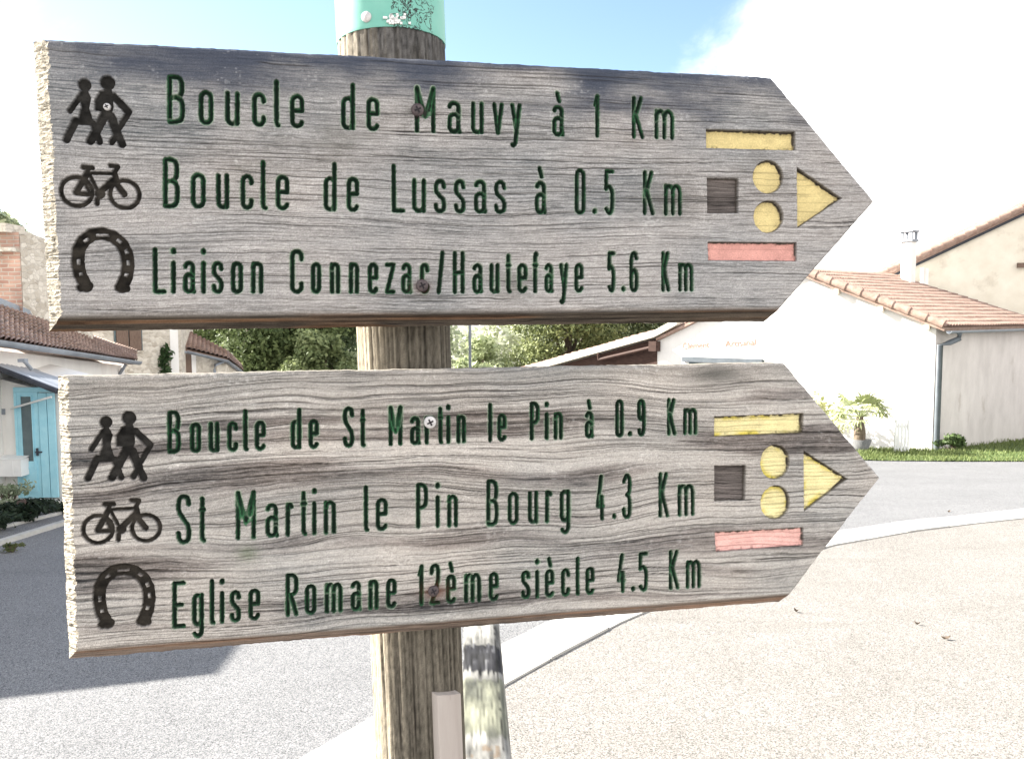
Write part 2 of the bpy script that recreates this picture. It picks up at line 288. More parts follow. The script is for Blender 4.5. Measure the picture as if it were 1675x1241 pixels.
# ------------------------------------------------------------------ engraved single stroke alphabet
def arc(cx, cy, rx, ry, a0, a1, n=9):
    return [(cx+rx*math.cos(R(a0+(a1-a0)*i/n)), cy+ry*math.sin(R(a0+(a1-a0)*i/n))) for i in range(n+1)]
def cat(p, n=5):
    p = [p[0]]+list(p)+[p[-1]]; out = []
    for i in range(1, len(p)-2):
        for j in range(n):
            t = j/n
            out.append(tuple(.5*((2*p[i][k])+(-p[i-1][k]+p[i+1][k])*t+(2*p[i-1][k]-5*p[i][k]+4*p[i+1][k]-p[i+2][k])*t*t+(-p[i-1][k]+3*p[i][k]-3*p[i+1][k]+p[i+2][k])*t**3) for k in (0, 1)))
    out.append(p[-2]); return out
XH = .685
def glyph(c, q):
    k = max(.1, min(.2, .58*q)); h = XH
    bowl = arc(.5, h-k, .5, k, 0, 180)+arc(.5, k, .5, k, 180, 360)+[(1, h-k)]
    a_ = [arc(.5, h-k, .5, k, 172, 0)+[(1, .09), (1.15, .0)], [(1, .36), (.7, .41)]+arc(.5, .41-k, .5, k, 70, 180)+arc(.5, k, .5, k, 180, 350)+[(1, .16)]]
    e_ = [[(0.02, .355), (1, .355), (1, h-k)]+arc(.5, h-k, .5, k, 0, 180)+arc(.5, k, .5, k, 180, 345)]
    s6 = [(.95, .86), (.8, .97), (.5, 1), (.15, .95), (0, .75), (0, .3), (.1, .06), (.5, 0), (.9, .06), (1, .26), (.93, .46), (.5, .55), (.1, .46), (0, .36)]
    acc = [(.38, 1.03), (.66, .83)]
    T = {'o': [bowl], 'c': [[(1, h-k-.04)]+arc(.5, h-k, .5, k, 0, 180)+arc(.5, k, .5, k, 180, 360)+[(1, k+.05)]],
     'e': e_, 'è': e_+[acc], 'a': a_, 'à': a_+[acc], 'd': [bowl, [(1, 1), (1, 0)]],
     'g': [bowl, [(1, h), (1, -.14)]+arc(.5, -.14, .5, .14, 0, -150)],
     'u': [[(0, h), (0, k)]+arc(.5, k, .5, k, 180, 360), [(1, h), (1, 0)]],
     'n': [[(0, 0), (0, h)], [(0, h-k)]+arc(.5, h-k, .5, k, 180, 0)+[(1, 0)]],
     'm': [[(0, 0), (0, h)], [(0, h-k)]+arc(.25, h-k, .25, k, 180, 0)+[(.5, 0)], [(.5, h-k)]+arc(.75, h-k, .25, k, 180, 0)+[(1, 0)]],
     'r': [[(0, 0), (0, h)], [(0, h-k)]+arc(.5, h-k, .5, k, 180, 25)],
     'l': [[(0, 1), (0, .1), (.35, .02), (1, 0)]], 'i': [[(.5, h), (.5, 0)], [(.5, .95), (.5, .985)]],
     't': [[(.42, .93), (.42, .1), (.6, .02), (1, 0)], [(0, h), (.95, h)]],
     'f': [[(.4, 0), (.4, .86)]+arc(.75, .86, .35, .13, 180, 50), [(0, h), (.9, h)]],
     's': [[(x_, y_*h) for x_, y_ in cat([(.97, .8), (.85, .95), (.5, 1), (.12, .94), (0, .78), (.12, .62), (.5, .5), (.88, .38), (1, .2), (.88, .05), (.5, 0), (.12, .05), (0, .2)])]],
     'S': [cat([(1, .82), (.88, .96), (.5, 1), (.12, .95), (0, .8), (.1, .65), (.5, .5), (.9, .35), (1, .18), (.88, .04), (.5, 0), (.12, .05), (0, .2)])],
     'z': [[(0, h), (1, h), (0, 0), (1, 0)]], 'v': [[(0, h), (.5, 0), (1, h)]],
     'y': [[(0, h), (.58, .1)], [(1, h), (.42, -.25), (.2, -.3), (0, -.28)]], '/': [[(0, 0), (1, 1)]],
     '1': [[(0, .78), (.85, 1), (.85, 0)]], '2': [cat([(0, .8), (.12, .95), (.5, 1), (.88, .95), (1, .78), (.8, .45), (0, 0)])+[(1, 0)]],
     '3': [cat([(0, .85), (.4, 1), (.88, .95), (1, .77), (.88, .6), (.5, .54)]), cat([(.5, .54), (.92, .46), (1, .25), (.88, .05), (.5, 0), (.12, .05), (0, .2)])],
     '4': [[(.62, 1), (0, .3), (1, .3)], [(.8, .52), (.8, 0)]], '5': [[(1, 1), (.05, 1), (.0, .58)]+cat([(.0, .58), (.5, .64), (.93, .52), (1, .3), (.88, .05), (.45, 0), (.02, .1)])],
     '6': [cat(s6)], '9': [cat([(1-x_, 1-y_) for x_, y_ in s6])],
     '0': [arc(.5, 1-k, .5, k, 0, 180)+arc(.5, k, .5, k, 180, 360)+[(1, 1-k)]], '.': [[(.5, .03), (.5, .05)]],
     'B': [[(0, 0), (0, 1)]+cat([(0, 1), (.5, 1), (.85, .94), (.95, .77), (.85, .6), (.5, .54), (0, .54)]), cat([(.5, .54), (.9, .47), (1, .27), (.9, .06), (.5, 0), (0, 0)])],
     'P': [[(0, 0), (0, 1)]+cat([(0, 1), (.5, 1), (.92, .92), (1, .74), (.92, .54), (.5, .46), (0, .46)])],
     'R': [[(0, 0), (0, 1)]+cat([(0, 1), (.5, 1), (.92, .93), (1, .76), (.92, .58), (.5, .5), (0, .5)]), [(.35, .5), (1, 0)]],
     'M': [[(0, 0), (0, 1), (.5, .34), (1, 1), (1, 0)], [(0, 1), (.25, .5)], [(1, 1), (.75, .5)]], 'K': [[(0, 0), (0, 1)], [(.85, 1), (.12, .46)], [(.25, .56), (1, 0)]],
     'L': [[(0, 1), (.05, 0), (1, 0)]], 'E': [[(1, 1), (0, 1), (0, 0), (1, 0)], [(0, .5), (.8, .5)]], 'H': [[(0, 0), (0, 1)], [(1, 0), (1, 1)], [(0, .5), (1, .5)]],
     'C': [[(1, .8)]+arc(.5, 1-k, .5, k, 0, 180)+arc(.5, k, .5, k, 180, 360)+[(1, .2)]]}
    return T[c]
def line(s): # words of "glyph left right" triples
    return [[(t[i], float(t[i+1]), float(t[i+2])) for i in range(0, len(t), 3)] for t in (q.split() for q in s.split('|'))]
UP_TEXT = [
 (line('B 273 302.5  o 324.5 349  u 368 392  c 412 435  l 448 459  e 474 498 | d 557.5 581  e 599 621 | M 678 713  a 731.5 754  u 770 792  v 804.5 825  y 834 854 | à 903 923 | 1 970 982 | K 1033 1055  m 1070 1104'),
  [(287, 203), (695, 218), (1087, 229)], [(287, 122), (695, 140.5), (1087, 158.5)]),
 (line('B 266 294  o 311.6 336.5  u 353 375  c 393 415  l 426 438  e 450.6 473.5 | d 529 551  e 566.6 588 | L 639.7 664  u 673.5 697.4  s 709 730.7  s 742 762.6  a 775 796  s 807.6 829.4 | à 874.4 894 | 0 939.6 959  . 968 978  5 987.7 1006 | K 1051 1072  m 1085.5 1116.6'),
  [(280, 341), (652, 348.7), (1100, 353.5)], [(280, 257), (652, 267.6), (950, 275), (1060, 278)]),
 (line('L 249 272.4  i 279 288  a 298.8 319  i 328 337  s 345.6 366  o 377 397.6  n 410 431 | C 474 497  o 508 526  n 539 557  n 570 588  e 601 619.7  z 629 648  a 655.7 674  c 686.4 703 | / 713.7 728 | H 740 761  a 772 790  u 800 818  t 826 838  e 845.7 864  f 870 882  a 890 906  y 914 931  e 939 956 | 5 993 1008  . 1015 1025  6 1029 1046 | K 1081 1098  m 1108.7 1135.5'),
  [(260, 481), (750, 481.5), (1122, 478)], [(260, 404), (485, 407), (750, 410), (1090, 410)])]
LO_TEXT = [
 (line('B 273 296  o 310 329  u 340.5 359  c 371 389.6  l 397 407  e 416 435 | d 474.8 493.5  e 504 522 | S 560 580  t 588 599 | M 635 659  a 670 688  r 694 713  t 715.5 726  i 729 738  n 746 763 | l 798 806  e 813 829.6 | P 866 884  i 890 899  n 905 922 | à 956 972 | 0 1005.7 1021.8  . 1026 1036  9 1041.5 1057.6 | K 1090.4 1107.8  m 1116.7 1142'),
  [(285, 743), (647, 730), (875, 721), (1130, 712)], [(285, 671), (647, 662.5), (875, 656), (1099, 650)]),
 (line('S 287.5 312.7  t 324.5 337.5 | M 385 418.7  a 433.6 455  r 466.5 481  t 490.7 503  i 509.5 518.5  n 529 550 | l 594.5 604.7  e 614 635 | P 680 701  i 711.5 720.5  n 731 750 | B 795 816.7  o 830 849.5  u 863 881.5  r 891 905  g 915 934 | 4 974 991  . 1000 1010  3 1016.7 1034.6 | K 1076.4 1096  m 1107.8 1137.6'),
  [(300, 890.5), (402, 883), (690, 865), (806, 861), (1122, 845)], [(300, 808), (402, 801.5), (690, 789), (806, 783), (1086, 771)]),
 (line('E 281 304  g 313.5 333.6  l 342.4 353  i 358.5 367.5  s 375 394.6  e 405.6 426 | R 466.5 488.5  o 498 518  m 530.5 561  a 573 591  n 602 620  e 631 649.5 | 1 682.4 694  2 702 721  è 729 747  m 758.5 788  e 799 817 | s 851.6 869  i 874.5 883.5  è 890.5 908  c 917 934  l 941 950  e 957 974 | 4 1008 1025  . 1031 1041  5 1043.6 1061.5 | K 1093.4 1113  m 1121 1148'),
  [(290, 1028.7), (478, 1008.6), (711, 990), (945, 975), (1135, 963)], [(290, 950), (478, 936.7), (688, 922), (945, 909), (1103, 898)])]

# pictograms, traced in photo pixels on the lower board (capsules x0 y0 x1 y1 r, or polygons)
def T2(s, o, l): return [tuple((v*(1/s)+(o[i % 2] if i < 4 else 0)) if i < 4 else v/s for i, v in enumerate(q)) for q in l]
HIK_C = T2(8.864, (130, 660), [(378, 270, 378, 271, 84), (378, 340, 380, 420, 42), (340, 400, 165, 665, 36), (250, 800, 115, 1085, 48), (500, 810, 598, 1075, 42),
  (712, 208, 712, 209, 96), (712, 290, 712, 360, 52), (800, 400, 1005, 590, 50), (1030, 600, 880, 850, 38), (665, 690, 560, 900, 58), (560, 900, 462, 1075, 54),
  (760, 690, 850, 930, 60), (850, 930, 925, 1078, 54), (850, 930, 775, 1065, 40)])
HIK_P = [[(130+a/8.864, 660+b/8.864) for a, b in p] for p in (
  [(345, 345), (420, 345), (475, 450), (440, 620), (330, 620), (300, 440)], [(330, 600), (445, 600), (520, 845), (255, 855)],
  [(520, 480), (600, 340), (660, 330), (660, 630), (525, 625)], [(640, 325), (770, 325), (835, 450), (800, 560), (810, 700), (720, 745), (610, 690)])]
BIK_C = T2(5.17, (120, 800), [(262, 130, 338, 128, 20), (300, 140, 288, 190, 20), (300, 175, 530, 160, 14), (290, 185, 200, 350, 24), (312, 185, 372, 300, 16), (262, 240, 325, 360, 15),
  (200, 355, 320, 355, 19), (400, 340, 401, 340, 42), (378, 385, 378, 428, 19), (528, 205, 415, 315, 25), (525, 160, 552, 260, 24), (552, 260, 608, 328, 25), (490, 95, 548, 95, 18), (552, 100, 525, 150, 19)])
BIK_R = [(120+205/5.17, 800+340/5.17, 113/5.17, 17/5.17), (120+612/5.17, 800+328/5.17, 109/5.17, 17/5.17)]
_sh = [(285, 1135), (232, 1040), (214, 930), (222, 830), (262, 752), (335, 695), (425, 676), (515, 695), (590, 752), (630, 830), (640, 920), (628, 1020), (588, 1115)]
SHO_C = T2(5.17, (120, 800), [(*_sh[i], *_sh[i+1], 49) for i in range(len(_sh)-1)] + [(240, 1150, 310, 1128, 34), (560, 1122, 625, 1122, 32)])
SHO_H = [(120+a/5.17, 800+b/5.17, c/5.17, d/5.17, R(e)) for a, b, c, d, e in ((420, 690, 46, 9, 0), (283, 745, 19, 11, -40), (563, 728, 19, 11, 40), (623, 812, 12, 17, -20), (639, 905, 10, 19, 0), (622, 1010, 12, 13, 20), (217, 935, 11, 20, 0), (237, 1035, 11, 11, -10))]
def ushift(x_, y_): return x_-35.0, y_-546.0+(x_-234)*.088

UB = dict(O=(-.5383, .92, -.0118), ang=(.2031, .009, -.0026), L=.9136, H=.3296, tip=.1613, tv=.1666)
LB = dict(O=(-.5339, .92, -.4054), ang=(.1916, .0032, -.0272), L=.9335, H=.3413, tip=.1519, tv=.1727)
def frame(b):
    ya, rl, ti = b['ang']
    d = Vector((math.cos(ya)*math.cos(rl), math.sin(ya)*math.cos(rl), math.sin(rl)))
    v = (Vector((0, 0, 1)) - d*d.z).normalized(); n = d.cross(v); v = (v*math.cos(ti)+n*math.sin(ti)).normalized()
    return Vector(b['O'])+Vector((0, 0, ZC)), d, v, d.cross(v).normalized()
def uv_of(b, px, py):
    O, d, v, n = frame(b); r = ray(px, py); c = Vector((0, 0, ZC))
    p = c + r*((O-c).dot(n)/r.dot(n)) - O
    return p.dot(d), p.dot(v)
PXM = .92*1.06/FOC      # metres on the boards per photo pixel
THK = .036
def make_board(b, root, label, upper, texts, seed):
    O, d, v, n = frame(b); Ln, H, tip, tv = b['L'], b['H'], b['tip'], b['tv']
    nu, nv = 1240, 410
    vv = np.linspace(0, H, nv)[:, None]; a = np.linspace(0, 1, nu)[None, :]
    uR = np.where(vv < tv, Ln+tip*vv/tv, Ln+tip*(H-vv)/(H-tv))
    ss = sst(0, 1, np.zeros(1)); u = a*uR; vv = vv+0*u
    # ---- grain
    wob = .004 if upper else .0075
    w_ = vv + wob*fbm(u*3.2, vv*9, seed, 2) + wob*.45*fbm(u*9, vv*22, seed+5, 2) + .0006*vnoise(u*60, vv*150, seed+9)
    if upper: w_ = w_ + .010*np.exp(-((u-.52)/.16)**2)*np.exp(-((vv-.115)/.05)**2)
    else: w_ = w_ + .016*np.exp(-((u-.62)/.12)**2)*np.exp(-((vv-.15)/.06)**2) - .010*np.exp(-((u-.36)/.1)**2)*np.exp(-((vv-.18)/.05)**2)
    dens = 235 if upper else 120
    ring = w_*dens + .9*vnoise(w_*40, u*2, seed+11)
    fr = ring - np.floor(ring)
    late = np.exp(-((fr-.5)/(.115 if upper else .085))**2)
    late *= .55+.45*vnoise(u*7, np.floor(ring)*3.7, seed+13)
    broad = fbm(u*2.6, w_*42, seed+21, 3)
    fine = fbm(u*38, w_*900, seed+31, 2); fib = vnoise(u*160, w_*1500, seed+37)
    blot = fbm(u*7, vv*12, seed+41, 4)
    if upper:
        tone = .285 + .05*broad + .065*fine + .055*fib + .04*blot - .19*late + .03*sst(.2,.8,1-vv/H)
        dk = sst(.2, 1.0, broad)*.07
    else:
        shade_ = np.clip(1-np.abs(fr-.36)/.3, 0, 1)*sst(-.3, .6, vnoise(u*3, np.floor(ring)*2.3, seed+15))
        tone = .35 + .04*broad + .05*fine + .045*fib + .03*blot - .13*late - .085*shade_
        dk = sst(.12, .75, fbm(u*2.1, w_*30, seed+51, 4))*.20
    tone = tone - dk
    # checks: thin dark splits that follow the grain
    rng = np.random.default_rng(seed+99); crack = np.zeros_like(u)
    ncr = 190 if upper else 420
    for i in range(ncr):
        w0 = rng.uniform(0.004, H-.004); u0 = rng.uniform(-.15, Ln+tip-.05); ln = rng.uniform(.05, .34); wd = rng.uniform(.00038, .00068)
        st = rng.uniform(.35, 1.0)
        r0 = max(0, int((w0-.04)/H*nv)); r1 = min(nv, int((w0+.04)/H*nv)+1)
        U, Wd = u[r0:r1], w_[r0:r1]
        sl_ = rng.uniform(-.012, .012)
        dist = np.abs(Wd-w0-sl_*(U-u0))
        win = sst(0, .2*ln, U-u0)*(1-sst(.8*ln, ln, U-u0))
        crack[r0:r1] = np.maximum(crack[r0:r1], st*win*np.exp(-(dist/wd)**2))
    for i in range(6 if upper else 44):      # a few long splits right along the grain
        w0 = rng.uniform(.02, H-.02); u0 = rng.uniform(-.2, .5); ln = rng.uniform(.3, .9); wd = rng.uniform(.00042, .00065)
        dist = np.abs(w_-w0-.004*vnoise(u*6, vv*0+i, seed+200)); crack = np.maximum(crack, sst(0, .1, u-u0)*(1-sst(ln-.1, ln, u-u0))*sst(-.7, -.1, vnoise(u*9, vv*0+i, seed+300))*np.exp(-(dist/wd)**2))
    tint = np.array([1.055, .995, .94]) if not upper else np.array([1.02, .99, .985])
    tone = tone*(1+.13*rng.normal(size=u.shape)) + .10*(rng.uniform(size=u.shape) > .975)*sst(-.2, .5, blot)
    col = np.clip(tone, .03, .6)[..., None]*tint
    if not upper: col = col*(1-np.clip(dk*2.2, 0, .6)[..., None]*np.array([.0, .10, .08]))
    col = col + (np.array([.012, -.002, -.012])*blot[..., None]*.6)
    if upper:   # damp blackened upper edge, sooty patches
        e = fbm(u*9, vv*26, seed+61, 5)
        s_ = sst(.0, 1, (vv-(H-.075))/.075 + .45*e + .35*np.exp(-((u-.80)/.17)**2) - .22)*.92
        s_ = np.maximum(s_, .85*np.exp(-((u-.17)/.17)**2)*sst(H-.075, H-.02, vv+.02*e))
        col = col*(1-s_[..., None]) + s_[..., None]*np.array([.038, .048, .075])
        for (bx, by, br) in ((600, 200, .02), (1255, 305, .045), (1100, 330, .03), (700, 480, .02), (960, 490, .02), (160, 265, .03), (560, 215, .05), (250, 250, .05), (400, 260, .045), (840, 470, .025)):
            q = uv_of(b, bx, by); g_ = np.exp(-(((u-q[0])/br)**2+((vv-q[1])/(br*.8))**2))*sst(-.3, .6, e)*.5
            col = col*(1-g_[..., None])+g_[..., None]*np.array([.08, .075, .06])
    else:
        e = fbm(u*10, vv*30, seed+61, 5)
        q = uv_of(b, 1170, 612); g_ = np.exp(-(((u-q[0])/.05)**2+((vv-q[1])/.014)**2))*.8
        g_ = np.maximum(g_, sst(H-.03, H-.004, vv+.006*e)*.25)
        col = col*(1-g_[..., None])+g_[..., None]*np.array([.07, .07, .065])
        q = uv_of(b, 405, 905); g_ = np.exp(-(((u-q[0])/.012)**2+((vv-q[1])/.01)**2))*.5
        col = col*(1-g_[..., None])+g_[..., None]*np.array([.10, .14, .07])
    flecks = sst(.62, .9, vnoise(u*240, vv*420, seed+71)*vnoise(u*23, vv*30, seed+73)+.25)*.35
    col = col + flecks[..., None]*.25
    depth = .0005*late + .00035*fine*.5 + .0011*crack
    # ---- chamfered edges
    jag = .0032*np.abs(vnoise(vv*430, u*140, seed+81))+.0012*vnoise(vv*60, u*0, seed+83)
    cl = (.0165 if upper else .013)+jag
    cb = .021 if upper else .0155
    dep = .012
    dl = u; db = vv; dt_ = H-vv
    # right arrow edges
    def dline(p, q):
        ex, ey = q[0]-p[0], q[1]-p[1]; l = math.hypot(ex, ey); return np.abs((u-p[0])*ey-(vv-p[1])*ex)/l
    dr = np.minimum(dline((Ln, 0), (Ln+tip, tv)), dline((Ln+tip, tv), (Ln, H)))
    chl = np.clip(1-dl/cl, 0, 1); chb = np.clip(1-db/cb, 0, 1); cht = np.clip(1-dt_/.0035, 0, 1)*.3; chr_ = np.clip(1-dr/.003, 0, 1)*.25
    ch = np.maximum(np.maximum(chl, chb), np.maximum(cht, chr_))
    endg = (chl > np.maximum(chb, cht)) & (chl > 0)
    eg = vnoise(vv*900, u*300, seed+91)*.5+vnoise(vv*330, u*160, seed+92)*.5
    col[endg] = np.clip((np.array([.62, .56, .46])*(1+.9*np.minimum(eg, .25)[..., None])*(1-.75*(rng.uniform(size=u.shape) > .9))[..., None])[endg], .03, .8)
    depth = depth + dep*ch + np.where(endg, .0016*np.abs(eg), 0)
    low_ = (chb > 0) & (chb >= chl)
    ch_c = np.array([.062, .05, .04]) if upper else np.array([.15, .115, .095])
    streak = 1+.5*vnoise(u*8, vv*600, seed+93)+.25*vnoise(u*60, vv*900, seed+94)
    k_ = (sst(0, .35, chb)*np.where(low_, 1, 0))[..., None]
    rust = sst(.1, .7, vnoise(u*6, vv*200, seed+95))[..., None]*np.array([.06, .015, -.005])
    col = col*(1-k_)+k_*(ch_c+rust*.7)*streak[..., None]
    col = col*(1-.93*crack[..., None]) + .93*crack[..., None]*np.array([.014, .012, .012])
    # ---- carving
    pid = np.zeros(u.shape, np.int8); names = {}
    def win(u0, u1, v0, v1, mg):
        r0 = max(0, int((v0-mg)/H*(nv-1))); r1 = min(nv, int((v1+mg)/H*(nv-1))+2)
        ur = uR[r0:r1]; c0 = max(0, int((u0-mg)/ur.max()*(nu-1))-1); c1 = min(nu, int((u1+mg)/ur.min()*(nu-1))+3)
        return slice(r0, r1), slice(c0, c1)
    def seg(U, V, p, q):
        ex, ey = q[0]-p[0], q[1]-p[1]; l2 = ex*ex+ey*ey+1e-12
        t = np.clip(((U-p[0])*ex+(V-p[1])*ey)/l2, 0, 1); return np.hypot(U-p[0]-t*ex, V-p[1]-t*ey)
    def convex(U, V, pp):
        cx = sum(p[0] for p in pp)/len(pp); cy = sum(p[1] for p in pp)/len(pp); D = np.full(U.shape, -9.)
        for p, q in zip(pp, pp[1:]+pp[:1]):
            ex, ey = q[0]-p[0], q[1]-p[1]; l = math.hypot(ex, ey); nx, ny = ey/l, -ex/l
            if (cx-p[0])*nx+(cy-p[1])*ny > 0: nx, ny = -nx, -ny
            D = np.maximum(D, (U-p[0])*nx+(V-p[1])*ny)
        return D
    gr = np.array([.0055, .014, .009]); gr2 = np.array([.030, .105, .048])
    rr = 4.1; rc_ = 3.7
    wid_ = 20
    for let, base, top in [(w_d, bs_, tp_) for ws, bs_, tp_ in texts for w_d in ws]:
        bx, by = zip(*base); tx, ty = zip(*top); wid_ += 1; li = wid_-1
        for (c, xl, xr) in let:
            q = (xr-xl-2*rr)/75.0
            for pl in glyph(c, q):
                pts = []
                for gx, gy in pl:
                    X_ = xl+rr+(xr-xl-2*rr)*gx
                    if c == 'i' or c == '.': X_ = (xl+xr)/2
                    yb = np.interp(X_, bx, by) - rr; yt = np.interp(X_, tx, ty) + rr
                    if X_ > bx[-1]: yb = by[-1]+(by[-1]-by[-2])/(bx[-1]-bx[-2])*(X_-bx[-1])-rr
                    if X_ > tx[-1]: yt = ty[-1]+(ty[-1]-ty[-2])/(tx[-1]-tx[-2])*(X_-tx[-1])+rr
                    pts.append(uv_of(b, X_, yb+(yt-yb)*gy))
                pa = np.array(pts); rad = rc_*PXM
                if c == 'i' and len(pl) == 2 and pl[0][1] > .8 or c == '.': rad *= 1.15
                sl_ = win(pa[:, 0].min(), pa[:, 0].max(), pa[:, 1].min(), pa[:, 1].max(), .006)
                U, V = u[sl_], vv[sl_]; D = np.full(U.shape, 9.)
                for p, q2 in zip(pts[:-1], pts[1:]): D = np.minimum(D, seg(U, V, p, q2))
                D = D + .00035*vnoise(U*500, V*500, seed+101)
                prof = np.sqrt(np.clip(1-(D/rad)**2, 0, 1))
                depth[sl_] = np.maximum(depth[sl_], .0046*prof)
                k_ = sst(rad*1.12, rad*.9, D)[..., None]
                edge = (sst(rad*.35, rad*.8, D)*(.45+.55*sst(-.3, .5, vnoise(U*110, V*110, seed+103))))[..., None]
                col[sl_] = col[sl_]*(1-k_)+k_*(gr*(1-edge)+gr2*edge)
                halo = (np.exp(-((D-rad*1.3)/(rad*.22))**2)*.5*sst(-.35, .5, vnoise(U*60, V*60, seed+105)))[..., None]
                col[sl_] = col[sl_]*(1-halo)+halo*np.array([.26, .34, .25])
                pp = pid[sl_]; pp[D < rad*1.05] = li+1
            fill = {'M': [[(0, .97), (0, .42), (.5, .28)], [(1, .97), (1, .42), (.5, .28)]], 'K': [[(0, .66), (0, .36), (.34, .55)]], 'v': [[(.28, .3), (.72, .3), (.5, 0)]],
                    'y': [[(.3, .36), (.78, .36), (.55, .06)]], '1': [[(.1, .8), (.85, 1), (.85, .6)]], 'R': [[(0, .56), (0, .4), (.45, .5)]], 'B': [[(0, .6), (0, .47), (.35, .54)]], '4': [[(.1, .36), (.8, .5), (.8, .2)]], 'k': []}.get(c, [])
            for pl in fill:        # the cutter met itself here: a shallow floor with paint still on it
                pts = []
                for gx, gy in pl:
                    X_ = xl+rr+(xr-xl-2*rr)*gx; yb = np.interp(X_, bx, by)-rr; yt = np.interp(X_, tx, ty)+rr; pts.append(uv_of(b, X_, yb+(yt-yb)*gy))
                pa = np.array(pts); sl_ = win(pa[:, 0].min(), pa[:, 0].max(), pa[:, 1].min(), pa[:, 1].max(), .003)
                U, V = u[sl_], vv[sl_]; D = convex(U, V, pts)+.0004*vnoise(U*420, V*420, seed+107)-.0006
                k_ = sst(.0004, -.0005, D); depth[sl_] = np.maximum(depth[sl_], .0022*k_)
                pat = (sst(-.75, .25, vnoise(U*190, V*190, seed+109))*k_*(.75 if c in 'MKvy1' else .3)*np.where(depth[sl_] > .0042, .25, 1))[..., None]
                col[sl_] = col[sl_]*(1-pat)+pat*np.array([.042, .150, .066])
                pp = pid[sl_]; pp[D < .0003] = li+1
        names[li+1] = 'lettering'
    MAP = (lambda x_, y_: ushift(x_, y_)) if upper else (lambda x_, y_: (x_, y_))
    def carve(Df, sl_, pidn, dpt, soft, c_in, jitter=.25):
        U, V = u[sl_], vv[sl_]
        k_ = sst(soft, -soft, Df)
        depth[sl_] = np.maximum(depth[sl_], dpt*k_ + depth[sl_]*.6*k_)
        nz = 1+jitter*fbm(U*90, V*120, seed+111, 3)
        kk = k_[..., None]; col[sl_] = col[sl_]*(1-kk)+kk*np.asarray(c_in)*nz[..., None]
        pp = pid[sl_]; pp[Df < soft*.8] = pidn
    def caps(lst, polys=(), rings=(), holes=()):
        pts = [MAP(q[i], q[i+1]) for q in lst for i in (0, 2)] + [MAP(*p) for pl in polys for p in pl] + [MAP(r[0]+s1*r[2], r[1]+s2*r[2]) for r in rings for s1 in (-1, 1) for s2 in (-1, 1)]
        uvs = np.array([uv_of(b, *p) for p in pts]); sl_ = win(uvs[:, 0].min(), uvs[:, 0].max(), uvs[:, 1].min(), uvs[:, 1].max(), .012)
        U, V = u[sl_], vv[sl_]; D = np.full(U.shape, 9.)
        for q in lst: D = np.minimum(D, seg(U, V, uv_of(b, *MAP(q[0], q[1])), uv_of(b, *MAP(q[2], q[3])))-q[4]*PXM)
        for pl in polys:
            pp = [uv_of(b, *MAP(*p)) for p in pl]; D = np.minimum(D, convex(U, V, pp))
        for r in rings:
            c_ = uv_of(b, *MAP(r[0], r[1])); D = np.minimum(D, np.abs(np.hypot(U-c_[0], V-c_[1])-r[2]*PXM)-r[3]*PXM)
        for hx, hy, hw, hh, an in holes:
            c_ = uv_of(b, *MAP(hx, hy)); x1 = (U-c_[0])*math.cos(an)-(V-c_[1])*math.sin(an); y1 = (U-c_[0])*math.sin(an)+(V-c_[1])*math.cos(an)
            D = np.maximum(D, -np.maximum(np.abs(x1)-hw*PXM, np.abs(y1)-hh*PXM))
        return D+.0003*vnoise(U*400, V*400, seed+121), sl_
    dkc = (.017, .016, .015)
    D, sl_ = caps(HIK_C, HIK_P); carve(D, sl_, 4, .0040, .0007, dkc, .6); names[4] = 'hikers_pictogram'
    D, sl_ = caps(BIK_C, (), BIK_R); carve(D, sl_, 5, .0036, .0007, (.024, .021, .018), .6); names[5] = 'bicycle_pictogram'
    D, sl_ = caps(SHO_C, (), (), SHO_H); carve(D, sl_, 6, .0040, .0007, (.021, .018, .015), .6); names[6] = 'horseshoe_pictogram'
    MAP = lambda x_, y_: (x_, y_)
    if upper:
        bar = [(1155.5, 211.5), (1301, 215.5), (1301, 245.5), (1156, 242)]; sq = [(1157, 291), (1208, 292), (1207.5, 348.5), (1157.5, 348.5)]
        dots = [(1256.7, 289.5, 24.4, 27), (1257.5, 354.5, 24, 26.3)]; arw = [(1304, 273.7), (1377.3, 324.5), (1305, 373)]
        red = [(1158, 395.6), (1303, 396.7), (1303, 427), (1159, 426)]
        yc = (.62, .51, .25); rc = (.58, .30, .265)
    else:
        bar = [(1169, 681.6), (1314.6, 676), (1313, 707.6), (1169, 714)]; sq = [(1169, 761.7), (1220, 761), (1218.5, 818), (1169, 819.8)]
        dots = [(1268, 755.6, 23.5, 28), (1268.4, 821.6, 23.5, 27.5)]; arw = [(1315, 737), (1387, 783), (1316, 836)]
        red = [(1169.5, 870), (1314, 862.6), (1314, 892), (1171.8, 902.4)]
        yc = (.76, .67, .36); rc = (.76, .44, .40)
    def inlay(pp, pidn, nm, c_, dpt, rnd=.0012, dots_=None):
        uvp = [uv_of(b, *p) for p in pp]; arr = np.array(uvp); sl_ = win(arr[:, 0].min(), arr[:, 0].max(), arr[:, 1].min(), arr[:, 1].max(), .01)
        U, V = u[sl_], vv[sl_]
        if dots_:
            c0 = uv_of(b, dots_[0], dots_[1]); a1 = uv_of(b, dots_[0]+dots_[2], dots_[1]); b1 = uv_of(b, dots_[0], dots_[1]-dots_[3])
            rx, ry = a1[0]-c0[0], b1[1]-c0[1]; D = (np.hypot((U-c0[0])/rx, (V-c0[1])/ry)-1)*min(rx, ry)
        else: D = convex(U, V, uvp)
        D = D+.00025*vnoise(U*350, V*350, seed+131)
        wall = np.array([.05, .042, .034])
        k_ = sst(.0005, -.0005, D)[..., None]
        depth[sl_] = np.maximum(depth[sl_], dpt*sst(.0004, -.0009, D) + .5*depth[sl_])
